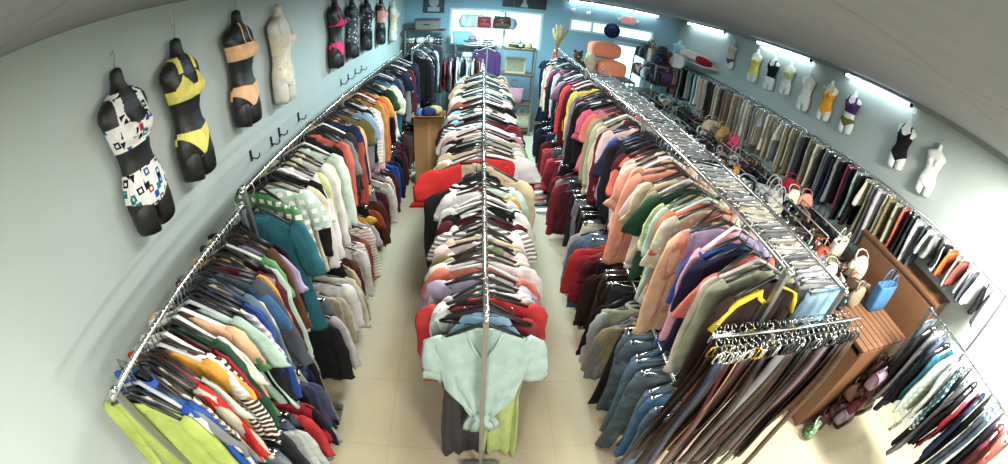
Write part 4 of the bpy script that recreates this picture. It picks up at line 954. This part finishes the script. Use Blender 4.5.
for sx in (-1, 1): obj('lamp_head', MB().sphere((sx*.22, -.03, -.01), (.05, .05, .05)), WHITEP, t, True)
for i, (x, z) in enumerate(((1.96, 2.63), (2.31, 2.61))):
    t = thing('emergency_lamp', 'small white round lamp on the back wall, ' + ('next to the banner' if i == 0 else 'toward the exit sign'), 'light', (x, YB, z)); obj('base', MB().box((0, -.012, 0), (.1, .024, .06)), WHITEP, t); obj('head', MB().sphere((0, -.05, 0), (.05, .045, .05)), simple('lamp_white', 'f2f4f0', .4), t, True)
# cushions above the wall rack, bag shelf before the door
t = thing('cushion_shelf', 'high wall shelf holding cushions at the far end of the wall rack', 'shelf', (4.42, 7.75, 2.04)); obj('board', MB().box((0, 0, 0), (.42, 1.7, .022)), WHITEP, t)
for yy in (-.7, .7): obj('bracket', MB().box((.08, yy, -.06), (.26, .025, .09)), STEEL, t)
def star_mesh(r, d_):
    m = MB(); n = 10; o_ = []
    def ring(k_, y): return [(k_*(r if i % 2 == 0 else r*.55)*math.sin(2*PI*i/n), y, k_*(r if i % 2 == 0 else r*.55)*math.cos(2*PI*i/n)) for i in range(n)]
    return m.loft([ring(.3, -d_), ring(.75, -d_*.8), ring(1, 0), ring(.75, d_*.8), ring(.3, d_)])
p = obj('star_cushion', star_mesh(.2, .07), CL[''], None, True, (4.33, 8.3, 2.23), (.1, 0, .2)); p.color = lin('9fd0d4'); tag(p, 'pale aqua star-shaped cushion on the high wall shelf', 'cushion', 'cushions on the high shelf')
for i, (c, y, z, s_, lab) in enumerate((('cream', 7.75, 2.15, 1, 'cream cushion on the high shelf between star and pink cushions'), ('pink', 7.35, 2.15, 1, 'pink cushion on the high wall shelf'), ('crimson', 7.12, 2.13, .8, 'crimson cushion at the end of the high wall shelf'))):
    p = obj('cushion', pillow_mesh(.19*s_, .17*s_, .10*s_), CL['striped' if c == 'pink' else ''], None, True, (4.35, y, z), (0, .25, .3)); p.color = lin(PAL[c]); tag(p, lab, 'cushion', 'cushions on the high shelf')
shelf_unit('bag_shelf', 'low dark shelf unit of assorted bags before the entrance door', 3.35, 3.95, 7.2, 8.5, (.1, .6, 1.1, 1.45, 1.86))
BCC = ['navy', 'purple', 'white', 'black', 'rust', 'pink', 'indigo', 'maroon', 'cream', 'black', 'tan', 'navy', 'grey', 'purple', 'black', 'white', 'brown', 'salmon']
for i, c in enumerate(BCC):
    r_ = i % 3; k_ = i//3; bag(['satchel', 'hobo', 'tote'][(i*2) % 3], c, (3.45+.2*r_, 7.32+.2*k_, 1.463 if i % 2 else 1.873), rg.uniform(-.5, .5), ('b',), 'leather', 1.0, group='bags on the low dark shelf',
        label=f"{c} {['handbag', 'shoulder bag', 'tote bag'][(i*2) % 3]} on the dark shelf, row {['one', 'two', 'three', 'four', 'five', 'six'][k_]}, {['aisle side', 'middle', 'wall side'][r_]}", rn=rg)
for i, c in enumerate(['black', 'navy', 'rust', 'cream', 'purple', 'black', 'white', 'maroon', 'tan', 'black', 'pink', 'slate', 'brown', 'navy']):
    up_ = i % 2; bag(['hobo', 'satchel', 'hobo', 'tote'][i % 4], c, (3.42+.06*(i % 3), 7.27+.085*i, 1.873 if up_ else 1.463), rg.uniform(-.5, .5), ('b',), 'leather', 1.0, group='bags on the low dark shelf',
        label=f"{c} bag along the {'top' if up_ else 'second'} board of the dark shelf edge, {['first', 'second', 'third', 'fourth', 'fifth', 'sixth', 'seventh'][i//2]} from the aisle", rn=rg)
# shoes under the far end of the tall rack
def shoe_meshes():
    def sec(x, w_, z0, z1): return [(x, w_*math.cos(2*PI*j/12), z0+(z1-z0)*(.5+.5*math.sin(2*PI*j/12))) for j in range(12)]
    up = MB().loft([sec(-.125, .02, .02, .075), sec(-.11, .032, .015, .10), (sec(-.05, .036, .015, .09)), sec(.02, .036, .015, .065), sec(.08, .042, .015, .05), sec(.12, .034, .015, .04), sec(.135, .012, .018, .03)])
    so = MB().loft([[(.13*math.cos(2*PI*j/20)+.004, (.034+.008*math.cos(2*PI*j/20))*math.sin(2*PI*j/20), z) for j in range(20)] for z in (0, .018)])
    return up.mesh('shoe_upper'), so.mesh('shoe_sole')
SU, SS = shoe_meshes()
for i in range(14):
    c = ['maroon', 'black', 'ochre', 'brown', 'crimson', 'black', 'pale grey', 'navy', 'rust', 'white', 'black', 'brown', 'white', 'pale pink'][i]; y = 5.55-.085*i; x = .98+.16*(i % 2)
    t = thing('shoe', f"{c} shoe on the floor under the tall rack, {['first', 'second', 'third', 'fourth', 'fifth', 'sixth', 'seventh', 'eighth', 'ninth', 'tenth', 'eleventh', 'twelfth', 'thirteenth', 'last'][i]} from its far end", 'shoe', (x, y, 0), (0, 0, PI+rg.uniform(-.4, .4)), 'shoes under the tall rack')
    link('upper', SU, t, mat=CL['leather'], color=lin(PAL[c])); link('sole', SS, t, mat=CLEARP)

# ------------------------------------------------------------------ labels that single out each hung garment, belt and bag
ORD = ['first', 'second', 'third', 'fourth', 'fifth', 'sixth', 'seventh', 'eighth', 'ninth', 'tenth', 'eleventh', 'twelfth', 'thirteenth', 'fourteenth', 'fifteenth', 'sixteenth', 'seventeenth', 'eighteenth', 'nineteenth']
TENS = ['', '', 'twent', 'thirt', 'fort', 'fift', 'sixt', 'sevent', 'eight', 'ninet']
def ordinal(i):
    if i < 19: return ORD[i]
    n = i+1
    if n >= 100: return 'hundredth' if n == 100 else 'hundred-and-'+ordinal(n-101)
    return TENS[n//10]+'ieth' if n % 10 == 0 else TENS[n//10]+'y-'+ORD[n % 10-1]
rails = {}
for g in GARM: rails.setdefault(g['rail'], []).append(g)
RP = {k: v[1] for k, v in G.items()}; RP['BP'] = 'the purple window rack'; RP['BK'] = 'the window rail'
out = {}
for k, gs in rails.items():
    gs.sort(key=lambda g: g['y'] if k not in ('BK',) else g['x'])
    for i, g in enumerate(gs):
        kind = LNAME.get(g['kind'], g['kind']); desc = ' '.join(x for x in (g['color'], g['pat'] if g['pat'] not in g['color'] else '', kind) if x)
        pv = gs[i-1]['color'] if i else None; nx = gs[i+1]['color'] if i+1 < len(gs) else None
        if pv and nx: lab = f"{desc} between {pv} and {nx} on {RP[k]}"
        elif nx: lab = f"{desc} first on {RP[k]}, before {nx}"
        else: lab = f"{desc} last on {RP[k]}, after {pv}"
        alt = f"{desc}, {ordinal(i)} along {RP[k]} from the camera end"
        if len(lab.split()) > 16: lab = alt
        g['lab'], g['alt'] = lab, alt; out.setdefault(lab, []).append(g)
for lab, gs in out.items():
    for g in gs:
        if not g.get('fixed') and 'label' not in g['o']: g['o']['label'] = lab if len(gs) == 1 else g['alt']
BELT.sort(key=lambda q: q[0].location.x)
seen = {}
labs = []
for i, (o, c, bk) in enumerate(BELT):
    pv = BELT[i-1][1] if i else 'the jeans'; nx = BELT[i+1][1] if i+1 < len(BELT) else 'the clip hangers'
    lab = f"{c} belt with {bk} buckle hanging between {pv} and {nx} belts" if 0 < i < len(BELT)-1 else f"{c} belt with {bk} buckle at the {'jeans' if i == 0 else 'gondola'} end of the belt bar"
    labs.append(lab)
for i, (o, c, bk) in enumerate(BELT):
    o['label'] = labs[i] if labs.count(labs[i]) == 1 else f"{c} belt with {bk} buckle, {ordinal(i)} along the bar from the jeans"
BL2 = {'satchel': 'handbag', 'hobo': 'shoulder bag', 'tote': 'tote bag', 'clutch': 'clutch purse'}
ROWN = ['aisle-side', 'second', 'third', 'wall-side', 'near-end']
bk_ = {}
for b_ in BAGL:
    if 'label' in b_['o']: continue
    w_ = b_['where']
    if w_[0] == 'gondola': bk_.setdefault(('g', w_[1]), []).append(b_)
    elif w_[0] == 'end': bk_.setdefault(('e', 0), []).append(b_)
for (k, r_), bs in bk_.items():
    bs.sort(key=lambda b: b['where'][2])
    ls = []
    for i, b_ in enumerate(bs):
        pv = bs[i-1]['color'] if i else None; nx = bs[i+1]['color'] if i+1 < len(bs) else None
        nm = f"{b_['color']} {BL2[b_['kind']]}"
        pl = f"in the gondola's {ROWN[r_]} row" if k == 'g' else 'on the gondola end'
        if pv and nx: lab = f"{nm} between {pv} and {nx} ones {pl}"
        else: lab = f"{nm} at the {'camera' if not pv else 'far'} end, {pl}" if k == 'g' else f"{nm} hung outermost {pl} beside {(nx or pv)}"
        ls.append(lab)
    for i, b_ in enumerate(bs):
        nm = f"{b_['color']} {BL2[b_['kind']]}"; pl = f"in the gondola's {ROWN[r_]} row" if k == 'g' else 'across the gondola end'
        b_['o']['label'] = ls[i] if ls.count(ls[i]) == 1 and len(ls[i].split()) <= 16 else f"{nm}, {ordinal(i)} from the camera {pl}"
